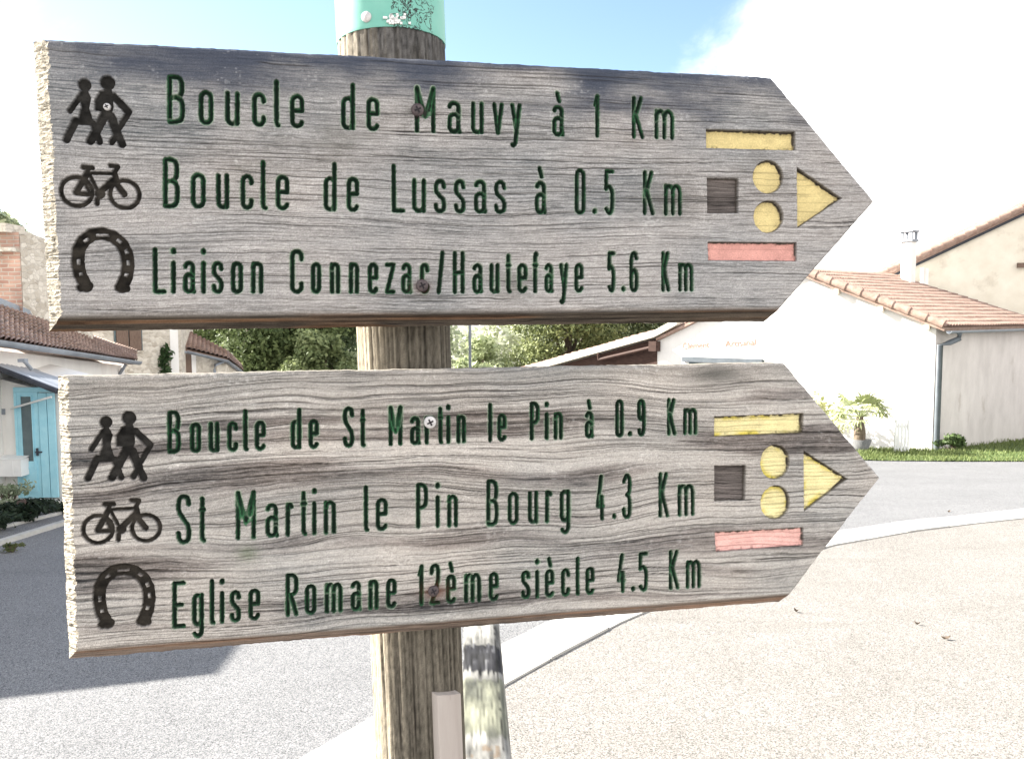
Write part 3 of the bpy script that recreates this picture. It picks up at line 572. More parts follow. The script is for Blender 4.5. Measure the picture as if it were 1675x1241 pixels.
        col[sl_] = col[sl_]*(1-k_)+k_*wall*(1+.4*vnoise(U*300, V*300, seed+133)[..., None])
        if c_ is not None:
            # paint on the floor of the recess; ragged, with bare wood and painted-in shade at its upper right rim
            cen = arr.mean(0); rag = .0012*fbm(U*220, V*220, seed+135, 3)
            up = sst(-.2, .6, ((V-cen[1])/(np.ptp(arr[:, 1])/2)+.5*(U-cen[0])/(np.ptp(arr[:, 0])/2)))
            k2 = sst(.0002, -.0008, D+.0004+up*(.0014+rag))[..., None]
            sp = sst(.45, .8, fbm(U*160, V*200, seed+137, 3))*sst(-.006, -.0008, D)
            c2 = np.asarray(c_)*(1+.09*fbm(U*60, V*110, seed+139, 3)[..., None])
            if not upper and nm != 'red_bar':
                yel = (sst(.0, .8, fbm(U*55, V*90, seed+141, 3)+.05)*sst(-.010, -.001, D))[..., None]*.8
                c2 = c2*(1-yel)+yel*np.array([.66, .54, .06])
            c2 = c2*(1-.55*sp[..., None])
            c2 = c2*(1-.75*crack[sl_][..., None]*.8)
            col[sl_] = col[sl_]*(1-k2)+k2*c2
        else:
            k2 = sst(-.0002, -.002, D)[..., None]
            g2 = np.clip(.125+.05*broad[sl_]+.05*fine[sl_]-.05*late[sl_], .02, .3)[..., None]*np.array([1.12, .97, .92])
            col[sl_] = col[sl_]*(1-k2)+k2*g2*(1-.8*crack[sl_][..., None])
        pp_ = pid[sl_]; pp_[D < .0006] = pidn; names[pidn] = nm
    inlay(bar, 7, 'yellow_bar', yc, .0075); inlay(sq, 8, 'square_recess', None, .0075)
    for i, dt in enumerate(dots):
        inlay([(dt[0]-dt[2], dt[1]-dt[3]), (dt[0]+dt[2], dt[1]-dt[3]), (dt[0]+dt[2], dt[1]+dt[3]), (dt[0]-dt[2], dt[1]+dt[3])], 9+i, 'yellow_dot', yc, .0065, dots_=dt)
    inlay(arw, 11, 'yellow_arrow', yc, .0065); inlay(red, 12, 'red_bar', rc, .005)
    # stains round the screws
    for (sx, sy, cc, rd) in (((690, 470, (.10, .055, .045), .012), (683, 182, (.06, .055, .05), .012)) if upper else ((712, 967, (.12, .05, .03), .016), (703, 691, (.03, .03, .03), .0095))):
        q = uv_of(b, sx, sy); g_ = np.exp(-(((u-q[0])/rd)**2+((vv-q[1])/(rd*.62))**2))*.8; g_ = g_[..., None]
        col = col*(1-g_)+g_*np.array(cc)
    col = np.clip(col, .004, .9)
    # ---- geometry
    ew = .0005*np.exp(-np.minimum(vv, H-vv)/.004)*(vnoise(u*48, vv*0, seed+151)+.7*vnoise(u*190, vv*0, seed+152))
    eu = .0006*np.exp(-np.minimum(u, dr)/.004)*(vnoise(vv*60, u*0, seed+153)+.6*vnoise(vv*230, u*0, seed+154))
    d_, v_, n_ = (np.array(x_) for x_ in (d, v, n)); O_ = np.array(O)
    Pt = O_+(u+eu)[..., None]*d_+(vv+ew)[..., None]*v_-depth[..., None]*n_
    du = np.gradient(Pt, axis=1); dv = np.gradient(Pt, axis=0); N = np.cross(du, dv); N /= np.linalg.norm(N, axis=-1, keepdims=True)+1e-20
    V = Pt.reshape(-1, 3); Nf = N.reshape(-1, 3); Cf = col.reshape(-1, 3)
    ii = np.arange(nu*nv).reshape(nv, nu)
    F = np.stack([ii[:-1, :-1], ii[:-1, 1:], ii[1:, 1:], ii[1:, :-1]], -1).reshape(-1, 4)
    fid = pid.reshape(-1)[F].max(1)
    def part(k, nm, par):
        f = F[fid == k]; ix, inv = np.unique(f, return_inverse=True)
        return ix, inv.reshape(-1, 4)
    ix, f = part(0, None, None)
    # sides and back join the panel
    loop = np.concatenate([ii[0, :], ii[1:, -1], ii[-1, -2::-1], ii[-2:0:-1, 0]])
    fr = V[loop]; bk = O_+((fr-O_)@d_)[:, None]*d_+((fr-O_)@v_)[:, None]*v_-THK*n_
    nl = len(loop); base = len(ix)
    j = np.arange(nl); j2 = (j+1) % nl
    f2 = np.stack([base+j, base+nl+j, base+nl+j2, base+j2], -1)
    # outward normals of the rim
    tg = fr[j2]-fr[j-1]; rn = np.cross(tg, n_); rn /= np.linalg.norm(rn, axis=1, keepdims=True)
    mid = fr.mean(0)
    if ((fr-mid)*rn).sum() < 0: rn = -rn
    V2 = np.concatenate([V[ix], fr, bk, bk]); N2 = np.concatenate([Nf[ix], rn, rn, np.tile(-n_, (nl, 1))])
    sidec = np.tile(np.array([.24, .22, .19]), (nl*3, 1))*(1+.3*np.random.default_rng(seed).uniform(-1, 1, (nl*3, 1)))
    # back as strips between lower and upper edge
    bi = base+2*nl; nb = nu; strips = []
    for i in range(nb-1):
        strips.append((bi+i, bi+(nu+nv-1-1)+(nu-1-i)-0, bi+(nu+nv-2)+(nu-2-i), bi+i+1))
    f3 = np.array(strips)
    Fp = np.concatenate([f, f2, f3]); Cp = np.concatenate([Cf[ix], sidec])
    bo = mesh_np('direction_board', V2, Fp, N2, Cp, M['wood'], root); bo['label'] = label
    for k, nm in names.items():
        ix, f = part(k, nm, bo); mesh_np(nm, V[ix], f, Nf[ix], Cf[ix], M['wood'], bo)
    return bo, (O, d, v, n)
def screw(b, fr, bo, px, py, r, m_, cross=True, off=.0):
    O, d, v, n = fr; u_, v_ = uv_of(b, px, py); c = O+d*u_+v*v_
    mb = MB(); k = 20; prof = [(1.0, -.004), (1.0, .0008), (.86, .0022), (.5, .003), (0.01, .0032)]
    rings = [[c+n*(h+off)+(d*math.cos(i*2*math.pi/k)+v*math.sin(i*2*math.pi/k))*r*q for i in range(k)] for q, h in prof]
    mb.add([p for q in rings for p in q], [(i*k+j, i*k+(j+1) % k, (i+1)*k+(j+1) % k, (i+1)*k+j) for i in range(len(prof)-1) for j in range(k)], 0, True)
    if cross:
        for an in (25, 115):
            a1 = d*math.cos(R(an))+v*math.sin(R(an)); a2 = n.cross(a1)
            mb.box(c+n*(.0027+off+(an-25)*2e-6), (r*1.1, r*.26, .0016), (a1, a2, n), 1)
    return mb.build('screw', [m_, M['slot']], bo)

# ------------------------------------------------------------------ SETTING: ground, road, kerbs
def sheet(name, pts, m_, dz, res=None):
    # polygon on the ground, draped on its slope (edges cut so it follows the fall)
    mb = MB(); mb.add([(p[0], p[1], gz(p[1])+dz) for p in pts], [tuple(range(len(pts)))]); return struct(mb.build(name, m_))
ys = [-60, -14] + [i for i in range(-10, 46, 4)] + [46, 90, 400, 1500]; xs = [-1500, -300, -60, -20, 0, 20, 60, 300, 1500]
mb = MB(); mb.add([(x_, y_, gz(y_)) for y_ in ys for x_ in xs], [(i*9+j, i*9+j+1, (i+1)*9+j+1, (i+1)*9+j) for i in range(len(ys)-1) for j in range(8)])
struct(mb.build('ground', M['gravel']))
topE = [G(*p) for p in ((607, 1178), (813, 1059), (897, 1019), (1090, 946), (1250, 900), (1378, 868), (1466, 855), (1561, 845), (1675, 833))]
botE = [G(*p) for p in ((660, 1230), (828, 1120), (918, 1070), (1023, 1015), (1200, 944), (1359, 893), (1495, 869), (1600, 856), (1675, 848))]
e0 = (topE[0]-topE[1]).normalized(); e1 = (topE[-1]-topE[-2]).normalized()
topE = [topE[0]+e0*6, topE[0]+e0*2.2]+topE+[topE[-1]+e1*4, topE[-1]+e1*12]
f0 = (botE[0]-botE[1]).normalized(); botE = [botE[0]+e0*6, botE[0]+e0*2.2]+botE+[botE[-1]+e1*4, botE[-1]+e1*12]
road = [(p.x, p.y) for p in topE]
road = road + [(60, 46), (-40, 46), (-40, topE[0].y-.5)]
# the road as a fan of narrow strips is unnecessary: the slope is plane inside its outline
sheet('road', road, M['asphalt'], .004)
def lerp_line(E, n):
    d_ = [0]
    for p, q in zip(E[:-1], E[1:]): d_.append(d_[-1]+(q-p).length)
    out = []
    for i in range(n+1):
        s_ = d_[-1]*i/n; k = max(j for j in range(len(d_)) if d_[j] <= s_+1e-9); k = min(k, len(E)-2)
        out.append(E[k].lerp(E[k+1], (s_-d_[k])/(d_[k+1]-d_[k])))
    return out
NB = 34; a_, b_ = lerp_line(topE, NB*4), lerp_line(botE, NB*4)
mb = MB()
for k in range(NB):
    for s_ in range(4):
        i = k*4+s_; A0, A1, B0, B1 = a_[i], a_[i+1], b_[i], b_[i+1]
        if s_ == 0: A0 = A0.lerp(A1, .06); B0 = B0.lerp(B1, .06)
        up = Vector((0, 0, .016+.004*math.sin(k*2.3))); mb.slab([p+up for p in (A0, A1, B1, B0)], (0, 0, -.06))
struct(mb.build('concrete_gutter_band', M['concrete']))

# left pavement and kerb in front of the cottage
ka, kb = G(0, 893), G(95, 863); kd = (kb-ka).normalized()
k0, k1 = ka-kd*5, kb+kd*14
side = Vector((-1, 0, 0))
def drape(p, dz): return Vector((p.x, p.y, gz(p.y)+dz))
mb = MB(); mb.slab([drape(k0, .06), drape(k1, .06), drape(k1+side*.1, .06), drape(k0+side*.1, .06)], (0, 0, -.3)); struct(mb.build('kerb', M['concrete']))
ja, jb = G(0, 872), G(95, 848); jd = (jb-ja).normalized(); mb = MB(); mb.slab([drape(ja-jd*5, .09), drape(jb+jd*14, .09), drape(jb+jd*14+side*.07, .09), drape(ja-jd*5+side*.07, .09)], (0, 0, -.3)); struct(mb.build('border_strip', M['concrete']))
mb = MB(); mb.slab([drape(k0+side*.105, .05), drape(k1+side*.105, .05), drape(k1+side*4, .06), drape(k0+side*4, .06)], (0, 0, -.3)); struct(mb.build('pavement', M['asphalt']))

# ------------------------------------------------------------------ THE SIGNPOST
axT, axB = P(641, 78, 1.115), P(683.5, 1100, 1.105)
ad = (axT-axB).normalized(); t_ = (axB.z-(gz(1.1)-.35))/ad.z; foot = axB-ad*t_
post_top = P(641, 77, 1.115)
root = thing('signpost', 'round weathered wooden post with green cap carrying two carved arrow boards', 'signpost', (foot.x, foot.y, gz(foot.y)))
def make_post():
    Lp = (post_top-foot).length+.03; nz, na = 900, 200
    zz = np.linspace(0, Lp, nz)[:, None]; th = np.linspace(0, 2*np.pi, na, endpoint=False)[None, :]
    s_ = th*.066; sx, sy = np.cos(th)*.9, np.sin(th)*.9
    g1 = fbm(sx*38+sy*11, zz*3+sy*34, 5, 3); tw = .06*np.sin(zz*2)+.012*vnoise(zz*9, th*0, 3)
    lines = vnoise((th+tw)*38/np.pi*1.0, zz*2.2, 12)*.35+vnoise((th+tw)*95/np.pi, zz*3, 14)*.6
    fine = vnoise((th+tw)*98/np.pi+7, zz*11, 15)*.6+vnoise(th*100/np.pi, zz*160, 16)*.6
    crack = np.zeros_like(lines); rng = np.random.default_rng(4)
    for i in range(120):
        t0 = rng.uniform(0, 2*np.pi); z0 = rng.uniform(0, Lp-.1); ln = rng.uniform(.12, .7); wd = rng.uniform(.006, .013)
        dd = np.abs((th+tw-t0+np.pi+.02*vnoise(zz*14, 0*th, 40+i)) % (2*np.pi)-np.pi); crack = np.maximum(crack, rng.uniform(.4, 1)*np.exp(-(dd/wd)**2)*sst(0, .1, zz-z0)*(1-sst(ln*.8, ln, zz-z0)))
    # the long split on the side towards the camera
    dd = np.abs((th+tw-(3*np.pi/2-.36)+np.pi+.02*vnoise(zz*7, 0*th, 77)) % (2*np.pi)-np.pi); crack = np.maximum(crack, np.exp(-(dd/.015)**2)*sst(1.0, 1.1, zz))
    tone = .098+.03*g1+.06*lines+.05*fine
    col = np.clip(tone, .03, .5)[..., None]*np.array([1.1, .98, .80])
    alg = sst(.0, .9, fbm(sx*3, zz*2.5+sy*3, 21, 3)+.25)*sst(Lp-.95, Lp-1.15, zz)*.55
    col = col*(1-alg[..., None])+alg[..., None]*col*np.array([.80, 1.0, .62])
    dkt = sst(Lp-.13, Lp-.05, zz+.02*g1)[..., None]*.72
    col = col*(1-dkt)+dkt*np.array([.075, .075, .08])*(1+.8*fine[..., None])
    bl = sst(.1, .8, -np.cos(th-.0)+.25*g1)[..., None]*.6      # bleached side, the sunlight on it also painted into the colour
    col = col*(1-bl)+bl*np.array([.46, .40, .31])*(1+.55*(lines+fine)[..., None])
    col = col*(1-.92*crack[..., None])+.92*crack[..., None]*np.array([.014, .011, .01])
    rad = .0640+.0078*sst(Lp-.45, Lp-.12, zz)+.0004*lines+.00025*fine-.003*crack+.0012*g1
    ax = np.array(ad); e1_ = np.array(Vector((1, 0, 0))-ad*ad.x); e1_ /= np.linalg.norm(e1_); e2_ = np.cross(ax, e1_)
    Pt = np.array(foot)+zz[..., None]*ax+rad[..., None]*(np.cos(th)[..., None]*e1_+np.sin(th)[..., None]*e2_)
    ii = np.arange(nz*na).reshape(nz, na); jn = np.roll(ii, -1, 1)
    F = np.stack([ii[:-1], jn[:-1], jn[1:], ii[1:]], -1).reshape(-1, 4)
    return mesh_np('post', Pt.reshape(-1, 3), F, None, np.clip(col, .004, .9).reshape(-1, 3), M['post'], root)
make_post()
# green cap, faded, with black lichen cracks on the camera side
m_, t, bs = mat('faded_green_cap', .5, .4)
tc_ = nd(t, 'ShaderNodeTexCoord')
n1 = nd(t, 'ShaderNodeTexNoise', i_Scale=30, i_Detail=5); t.links.new(tc_.outputs['Object'], n1.inputs['Vector'])
r_ = nd(t, 'ShaderNodeValToRGB'); r_.color_ramp.elements[0].color = (.10, .35, .285, 1); r_.color_ramp.elements[1].color = (.20, .46, .39, 1); t.links.new(n1.outputs['Fac'], r_.inputs[0])
vo = nd(t, 'ShaderNodeTexNoise', i_Scale=105, i_Detail=4, i_Roughness=.6, i_Distortion=1.0); t.links.new(tc_.outputs['Object'], vo.inputs['Vector'])
ln_ = mth(t, 'LESS_THAN', mth(t, 'ABSOLUTE', mth(t, 'SUBTRACT', vo.outputs['Fac'], .5)), .03)
sp = nd(t, 'ShaderNodeSeparateXYZ'); t.links.new(tc_.outputs['Object'], sp.inputs[0])
cx_ = P(673, 20, 1.05)
msk = mth(t, 'LESS_THAN', mth(t, 'ADD', mth(t, 'ABSOLUTE', mth(t, 'SUBTRACT', sp.outputs['X'], cx_.x)), mth(t, 'MULTIPLY', n1.outputs['Fac'], .016)), .033)
mxx = nd(t, 'ShaderNodeMix', data_type='RGBA'); t.links.new(mth(t, 'MULTIPLY', ln_, msk), mxx.inputs[0]); t.links.new(r_.outputs[0], mxx.inputs[6]); mxx.inputs[7].default_value = (.008, .01, .01, 1)
t.links.new(mxx.outputs[2], bs.inputs['Base Color']); M['cap'] = m_
cb_ = post_top; mb = MB(); mb.tube([cb_-ad*.0, cb_+ad*.004, cb_+ad*.19, cb_+ad*.2, cb_+ad*.203], [.0732, .0738, .0738, .071, .02], 64)
capo = mb.build('post_cap', M['cap'], root)
rv = P(603, 31, 1.05); rdir = (rv-cb_); rdir = (rdir-ad*rdir.dot(ad)).normalized(); rv = cb_+ad*((rv-cb_).dot(ad))+rdir*.074
mb = MB(); mb.tube([rv-rdir*.004, rv+rdir*.0012, rv+rdir*.0024, rv+rdir*.003], [.0068, .0068, .0052, .001], 18); mb.build('rivet', M['screw_zinc'], capo)
lich = P(645, 43, 1.05); ld = (lich-cb_); ld = (ld-ad*ld.dot(ad)).normalized(); mb = MB()
for i in range(40):
    q = cb_+ad*(.003+random.random()*.012)+ld*.0745+ad.cross(ld)*random.gauss(0, .007); mb.box(q, (.003, .003, .0025), (ld, ad.cross(ld), ad))
mb.build('lichen', M['paint_white'], capo)

ub, ufr = make_board(UB, root, 'upper arrow board with blackened top edge listing three loops and links', True, UP_TEXT, 3)
lb, lfr = make_board(LB, root, 'lower arrow board with paler wavy grain and deep cracks', False, LO_TEXT, 8)
screw(UB, ufr, ub, 683, 180, 10.5*PXM, M['screw']); screw(UB, ufr, ub, 690.5, 467, 10.5*PXM, M['screw'])
screw(UB, ufr, ub, 174, 174, 5.5*PXM, M['screw_zinc'], off=-.003)
screw(LB, lfr, lb, 703.5, 690.5, 10.5*PXM, M['screw_zinc']); screw(LB, lfr, lb, 709, 966, 9.5*PXM, M['screw'])
# pale batten screwed to the post
bt = [P(715, 1137, 1.035), P(755.5, 1135, 1.06)]; bx = (bt[1]-bt[0]).normalized(); by_ = Vector((0, 0, 1)).cross(bx).normalized()
mb = MB(); lw = (bt[1]-bt[0]).length
bot = bt[0]-ad*1.05
q0 = bt[0]; mb.slab([q0, q0+bx*lw*.76, q0+bx*lw*.76-ad*1.1, q0-ad*1.1], by_*.016)
mb.slab([q0+bx*lw*.775+by_*.003, q0+bx*lw+by_*.003, q0+bx*lw-ad*1.1+by_*.003, q0+bx*lw*.775-ad*1.1+by_*.003], by_*.016)
mb.build('batten', mottled('pale_batten', (.34, .30, .28), (.42, .38, .355), 9, c3=(.26, .22, .2), s3=14, t3=(.6, .75), stretch=(3, 3, .4)), root)

# ------------------------------------------------------------------ wooden barrier behind the post
zr = ZC-1.01
def rail_pt(px, py):
    r = ray(px, py); k = (zr-ZC)/r.z; return Vector((0, 0, ZC))+r*k
l_far, r_far, l_near, r_near = rail_pt(757, 1030), rail_pt(806, 1030), rail_pt(755, 1241), rail_pt(818, 1241)
dr_ = ((l_near+r_near)-(l_far+r_far)).normalized(); sx_ = dr_.cross(Vector((0, 0, 1))).normalized()
if sx_.x < 0: sx_ = -sx_
cf = (l_far+r_far)/2; wr = .092
ends = (cf-dr_*.45, cf+dr_*1.9)
mid_ = (ends[0]+ends[1])/2
br = thing('wooden_barrier', 'low weathered timber barrier with a square rail running behind the signpost', 'barrier', (mid_.x, mid_.y, gz(mid_.y)))
def make_rail():
    nl, prof = 420, [(-.5, -1), (-.5, -.6), (-.5, -.2), (-.49, -.06), (-.45, -.01)]+[(-.45+.92*i/16, 0) for i in range(1, 16)]+[(.47, -.008)]+[(.50+.30*math.sin(a), -.03-.34*(1-math.cos(a))) for a in np.linspace(.1, 1.5, 8)]+[(.81, -.45), (.81, -.75), (.80, -1)]
    V, Cc = [], []; rng = np.random.default_rng(2)
    pr = np.array(prof); s_ = np.linspace(0, 1, nl)[:, None]; Lr = (ends[1]-ends[0]).length
    X_ = pr[:, 0][None, :]*wr+0*s_; Z_ = pr[:, 1][None, :]*.085+0*s_; Y_ = s_*Lr+0*X_
    across = np.cumsum(np.r_[0, np.hypot(np.diff(pr[:, 0]*wr), np.diff(pr[:, 1]*.085))])[None, :]+0*s_
    g = vnoise(across*420, Y_*9, 5)*.5+vnoise(across*900, Y_*26, 6)*.5; bl = fbm(across*26, Y_*9, 9, 4)
    d_far = Y_-.45
    tone = .21+.13*g+.11*bl; col = np.clip(tone, .03, .6)[..., None]*np.array([1.02, 1, .93])
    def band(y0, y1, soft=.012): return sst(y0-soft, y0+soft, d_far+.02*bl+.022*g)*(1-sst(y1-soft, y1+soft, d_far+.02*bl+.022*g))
    # cast-shadow bands across the rail, painted dark and greenish into its colour
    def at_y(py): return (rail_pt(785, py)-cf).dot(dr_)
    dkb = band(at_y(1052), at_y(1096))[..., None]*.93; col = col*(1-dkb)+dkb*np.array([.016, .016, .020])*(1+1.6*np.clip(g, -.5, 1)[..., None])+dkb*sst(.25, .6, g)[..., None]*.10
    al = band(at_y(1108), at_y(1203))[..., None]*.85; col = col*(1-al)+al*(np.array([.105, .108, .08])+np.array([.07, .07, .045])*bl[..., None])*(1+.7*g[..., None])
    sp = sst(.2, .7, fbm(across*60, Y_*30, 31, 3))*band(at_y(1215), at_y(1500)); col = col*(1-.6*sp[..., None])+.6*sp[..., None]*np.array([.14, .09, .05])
    crk = np.exp(-((across-across[:, 22:23]+.002*vnoise(Y_*20, 0*Y_, 3))/.0012)**2)[..., None]; col = col*(1-.9*crk)+.9*crk*.012
    sidek = sst(across[0, 24], across[0, 27], across)[..., None]; col = col*(1-.55*sidek)+.55*sidek*np.array([.24, .24, .235])*(1+.6*g[..., None])
    Pt = np.array(ends[0])+Y_[..., None]*np.array(dr_)+X_[..., None]*np.array(sx_)+(Z_+.001*g)[..., None]*np.array([0, 0, 1.])
    n2 = len(prof); ii = np.arange(nl*n2).reshape(nl, n2)
    F = np.stack([ii[:-1, :-1], ii[:-1, 1:], ii[1:, 1:], ii[1:, :-1]], -1).reshape(-1, 4)
    F = np.concatenate([F, np.stack([ii[:-1, -1], ii[:-1, 0], ii[1:, 0], ii[1:, -1]], -1)])
    caps_ = []
    for row in (ii[0], ii[-1]):
        for i in range(n2//2-1): caps_.append((row[i], row[i+1], row[n2-2-i], row[n2-1-i]))
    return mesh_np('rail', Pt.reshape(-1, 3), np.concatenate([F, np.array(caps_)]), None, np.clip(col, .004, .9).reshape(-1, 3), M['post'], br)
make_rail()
M['timber'] = mottled('grey_timber', (.16, .15, .135), (.3, .28, .25), 8, bump=.5, stretch=(5, 5, .6))
for f_ in (.08, .95):
    p_ = ends[0].lerp(ends[1], f_); mb = MB(); g0 = gz(p_.y)
    mb.box((p_.x+.004, p_.y, (g0-.3+zr-.087)/2), (.085, .085, zr-.087-g0+.3), (sx_, dr_, Vector((0, 0, 1)))); mb.build('leg', M['timber'], br)

# ------------------------------------------------------------------ building parts
def roof(name, eL, eR, tL, tR, m_, parent, tw=.22, rh=.34, amp=.035, thick=.09):
    # canal tiles: barrels running up the slope, each row lapped over the one above the eave
    eL, eR, tL, tR = map(Vector, (eL, eR, tL, tR)); wid = max((eR-eL).length, (tR-tL).length); ln = max((tL-eL).length, (tR-eR).length)
    nt_ = max(2, round(wid/tw)); nr = max(2, round(ln/rh)); k = 6
    nrm = (eR-eL).cross(tL-eL).normalized()
    if nrm.z < 0: nrm = -nrm
    mb = MB(); vs = []; rows = []
    for r in range(nr):
        for e_ in (0, 1):
            s_ = (r+e_)/nr; row = []
            for i in range(nt_*k+1):
                f_ = i/(nt_*k); p = eL.lerp(eR, f_).lerp(tL.lerp(tR, f_), s_)
                j = i//k; wob = .012*math.sin(j*12.9+r*7.1)
                ph = (i % k)/k
                p = p+nrm*(amp*(2*abs(math.sin(math.pi*ph))-.7)+(.03 if e_ == 0 else 0)+wob*(1-e_))+(eL-tL).normalized()*(wob*.6 if e_ == 0 else 0)
                row.append(p)
            rows.append(row)
    n1_ = nt_*k+1
    mb.add([p for r in rows for p in r], [(i*n1_+j, i*n1_+j+1, (i+1)*n1_+j+1, (i+1)*n1_+j) for i in range(len(rows)-1) for j in range(n1_-1)], 0, False)
    q = [p-nrm*(amp+.01) for p in (eL, eR, tR, tL)]; mb.slab(q, -nrm*thick)
    return mb.build(name, m_, parent)
def wall(mb, plan, tops, zlow, mi=0):
    # closed prism over a plan polygon with its own top height at every corner
    n = len(plan); vs = [Vector((p[0], p[1], zlow)) for p in plan]+[Vector((p[0], p[1], z_)) for p, z_ in zip(plan, tops)]
    mb.add(vs, [tuple(range(n-1, -1, -1)), tuple(range(n, 2*n))]+[(i, (i+1) % n, (i+1) % n+n, i+n) for i in range(n)], mi)
def gutter(mb, a, b, r=.07, n=8):
    a, b = Vector(a), Vector(b); t = (b-a).normalized(); s_ = t.cross(Vector((0, 0, 1))).normalized(); vs = []
    for p in (a, b):
        for i in range(n+1):
            an = math.pi*i/n; vs.append(p+s_*r*math.cos(an)-Vector((0, 0, 1))*r*math.sin(an))
        for i in range(n, -1, -1):
            an = math.pi*i/n; vs.append(p+s_*r*.86*math.cos(an)-Vector((0, 0, 1))*r*.86*math.sin(an))
    m_ = 2*(n+1); mb.add(vs, [(i, (i+1) % m_, (i+1) % m_+m_, i+m_) for i in range(m_)]+[tuple(range(m_-1, -1, -1)), tuple(range(m_, 2*m_))], 0, False)
UPZ = Vector((0, 0, 1))

# ---- leaves
def leaves(name, blobs, n, size, cols, parent=None, seed=1, flat=.0, core=.45, aspect=1.7, m_=None):
    rng = np.random.default_rng(seed); vol = np.array([b_[3]*b_[4]*b_[5] for b_ in blobs])**.75; vol /= vol.sum()
    pick = rng.choice(len(blobs), n, p=vol); B = np.array(blobs)[pick]
    dr = rng.normal(size=(n, 3)); dr /= np.linalg.norm(dr, axis=1, keepdims=True)
    rad = core+(1-core)*rng.uniform(0, 1, n)**.6; rad *= 1+.14*rng.normal(size=n)
    c = B[:, :3]+dr*rad[:, None]*B[:, 3:6]
    nr = dr*.9+rng.normal(size=(n, 3))*.7+np.array([0, 0, .4]); nr /= np.linalg.norm(nr, axis=1, keepdims=True)
    t1 = np.cross(nr, rng.normal(size=(n, 3))); t1 /= np.linalg.norm(t1, axis=1, keepdims=True); t2 = np.cross(nr, t1)
    s_ = size*rng.uniform(.55, 1.35, n)[:, None]
    V = np.stack([c-t1*s_*aspect*.5, c+t2*s_*.42+nr*s_*.1, c+t1*s_*aspect*.5, c-t2*s_*.42+nr*s_*.1], 1).reshape(-1, 3)
    F = np.arange(4*n).reshape(n, 4)
    k = rng.uniform(0, 1, n)*.55+rng.uniform(0, 1, len(blobs))[pick]*.45
    c0, c1 = np.array(cols[0]), np.array(cols[1]); col = c0+(c1-c0)*k[:, None]
    return mesh_np(name, V, F, None, np.repeat(col, 4, 0), m_ or M['leaf'], parent)
def tree(name, label, cat, base, height, crown, nb, n, leaf, cols, seed, group=None, trunk_r=.22, conical=False):
    # crown: centre height fraction, radii
    rng = random.Random(seed); t = thing(name, label, cat, base, group); b0 = Vector(base); rx, rz_ = crown
    top = b0+UPZ*(height*.8); mb = MB()
    mb.tube([b0-UPZ*.3, b0+UPZ*height*.25+Vector((.1, 0, 0)), b0+UPZ*height*.5, top], [trunk_r*1.25, trunk_r, trunk_r*.7, trunk_r*.15], 10)
    cc = b0+UPZ*(height-rz_); blobs = []
    for i in range(nb):
        a = rng.uniform(0, 6.283); e_ = rng.uniform(-.9, 1); rr_ = rng.uniform(.45, .9)
        w_ = math.sqrt(max(.05, 1-e_*e_))
        if conical: w_ = max(.12, .5*(1-e_)); 
        p = cc+Vector((math.cos(a)*w_*rr_*rx, math.sin(a)*w_*rr_*rx, e_*rz_*.85))
        k = rng.uniform(.28, .46)*(.85 if conical else 1); blobs.append((*p, rx*k, rx*k, rx*k*.85))
        if i % 3 == 0: mb.tube([b0+UPZ*height*rng.uniform(.25, .5), (b0+UPZ*height*.5).lerp(p, .5)+UPZ*.2, p], [trunk_r*.45, trunk_r*.28, .02], 6)
    mb.build('trunk', M['bark'], t); leaves('crown', blobs, n, leaf, cols, t, seed)
    return t

# ------------------------------------------------------------------ LEFT: white cottage with tiled roof and light blue door
gl = lambda p: Vector((p.x, p.y, gz(p.y)))
e0_, e1_ = P(0, 556, 12.1), P(223, 590, 20.0); t0_, t1_ = P(0, 500, 14.3), P(223, 574, 21.6)
ed = e1_-e0_; td = t1_-t0_
eN, tN = e0_-ed*.55, t0_-td*.55
inw = Vector((-.98, -.2, 0))
cot = thing('cottage', 'white rendered cottage with a low tiled roof and light blue door on the left', 'house', (e0_.x, e0_.y, gz(e0_.y)))
mb = MB(); wN, wF = eN+inw*.28, e1_+inw*.28; bN, bF = tN+inw*.6, t1_+inw*.6
wall(mb, [(wN.x, wN.y), (wF.x, wF.y), (bF.x, bF.y), (bN.x, bN.y)], [wN.z-.12, wF.z-.12, bF.z-.15, bN.z-.15], -3.2)
# porch block with the door, facing the camera
pf = 12.7; pl, pr_ = P(-110, 700, pf), P(128, 700, pf)
zt = lambda x_: P(5, 601, pf).z-.05+(P(92, 634, pf).z-P(5, 601, pf).z)*(x_-P(5, 601, pf).x)/(P(92, 634, pf).x-P(5, 601, pf).x)
wall(mb, [(pl.x, pf), (pr_.x, pf), (pr_.x, pf+2.2), (pl.x, pf+2.2)], [min(zt(pl.x), P(0, 590, pf).z), zt(pr_.x), zt(pr_.x), min(zt(pl.x), P(0, 590, pf).z)], -3.2)
mb.build('wall', M['white'], cot)
roof('roof', eN, e1_, tN, t1_, M['tile_old'], cot, tw=.2)
mb = MB(); gutter(mb, eN-UPZ*.02+Vector((.06, 0, 0)), e1_-UPZ*.02+Vector((.06, 0, 0)), .085); mb.build('gutter', M['zinc'], cot)
mb = MB(); g0 = P(205, 596, 19.4); mb.tube([g0, g0+Vector((-.1, 0, -.15)), Vector((g0.x-.2, g0.y, g0.z-.3)), Vector((g0.x-.2, g0.y, gz(19.4)))], .045, 8); mb.build('downpipe', M['zinc'], cot)
mb = MB(); a0 = P(-150, 452, 14.3); mb.slab([t0_-td*.4+UPZ*.03, P(68, 527, 16.2)+UPZ*.03, P(68, 519, 16.25)+UPZ*.05, t0_-td*.4+UPZ*.22], Vector((.03, -.03, 0))); mb.build('flashing', M['zinc'], cot)
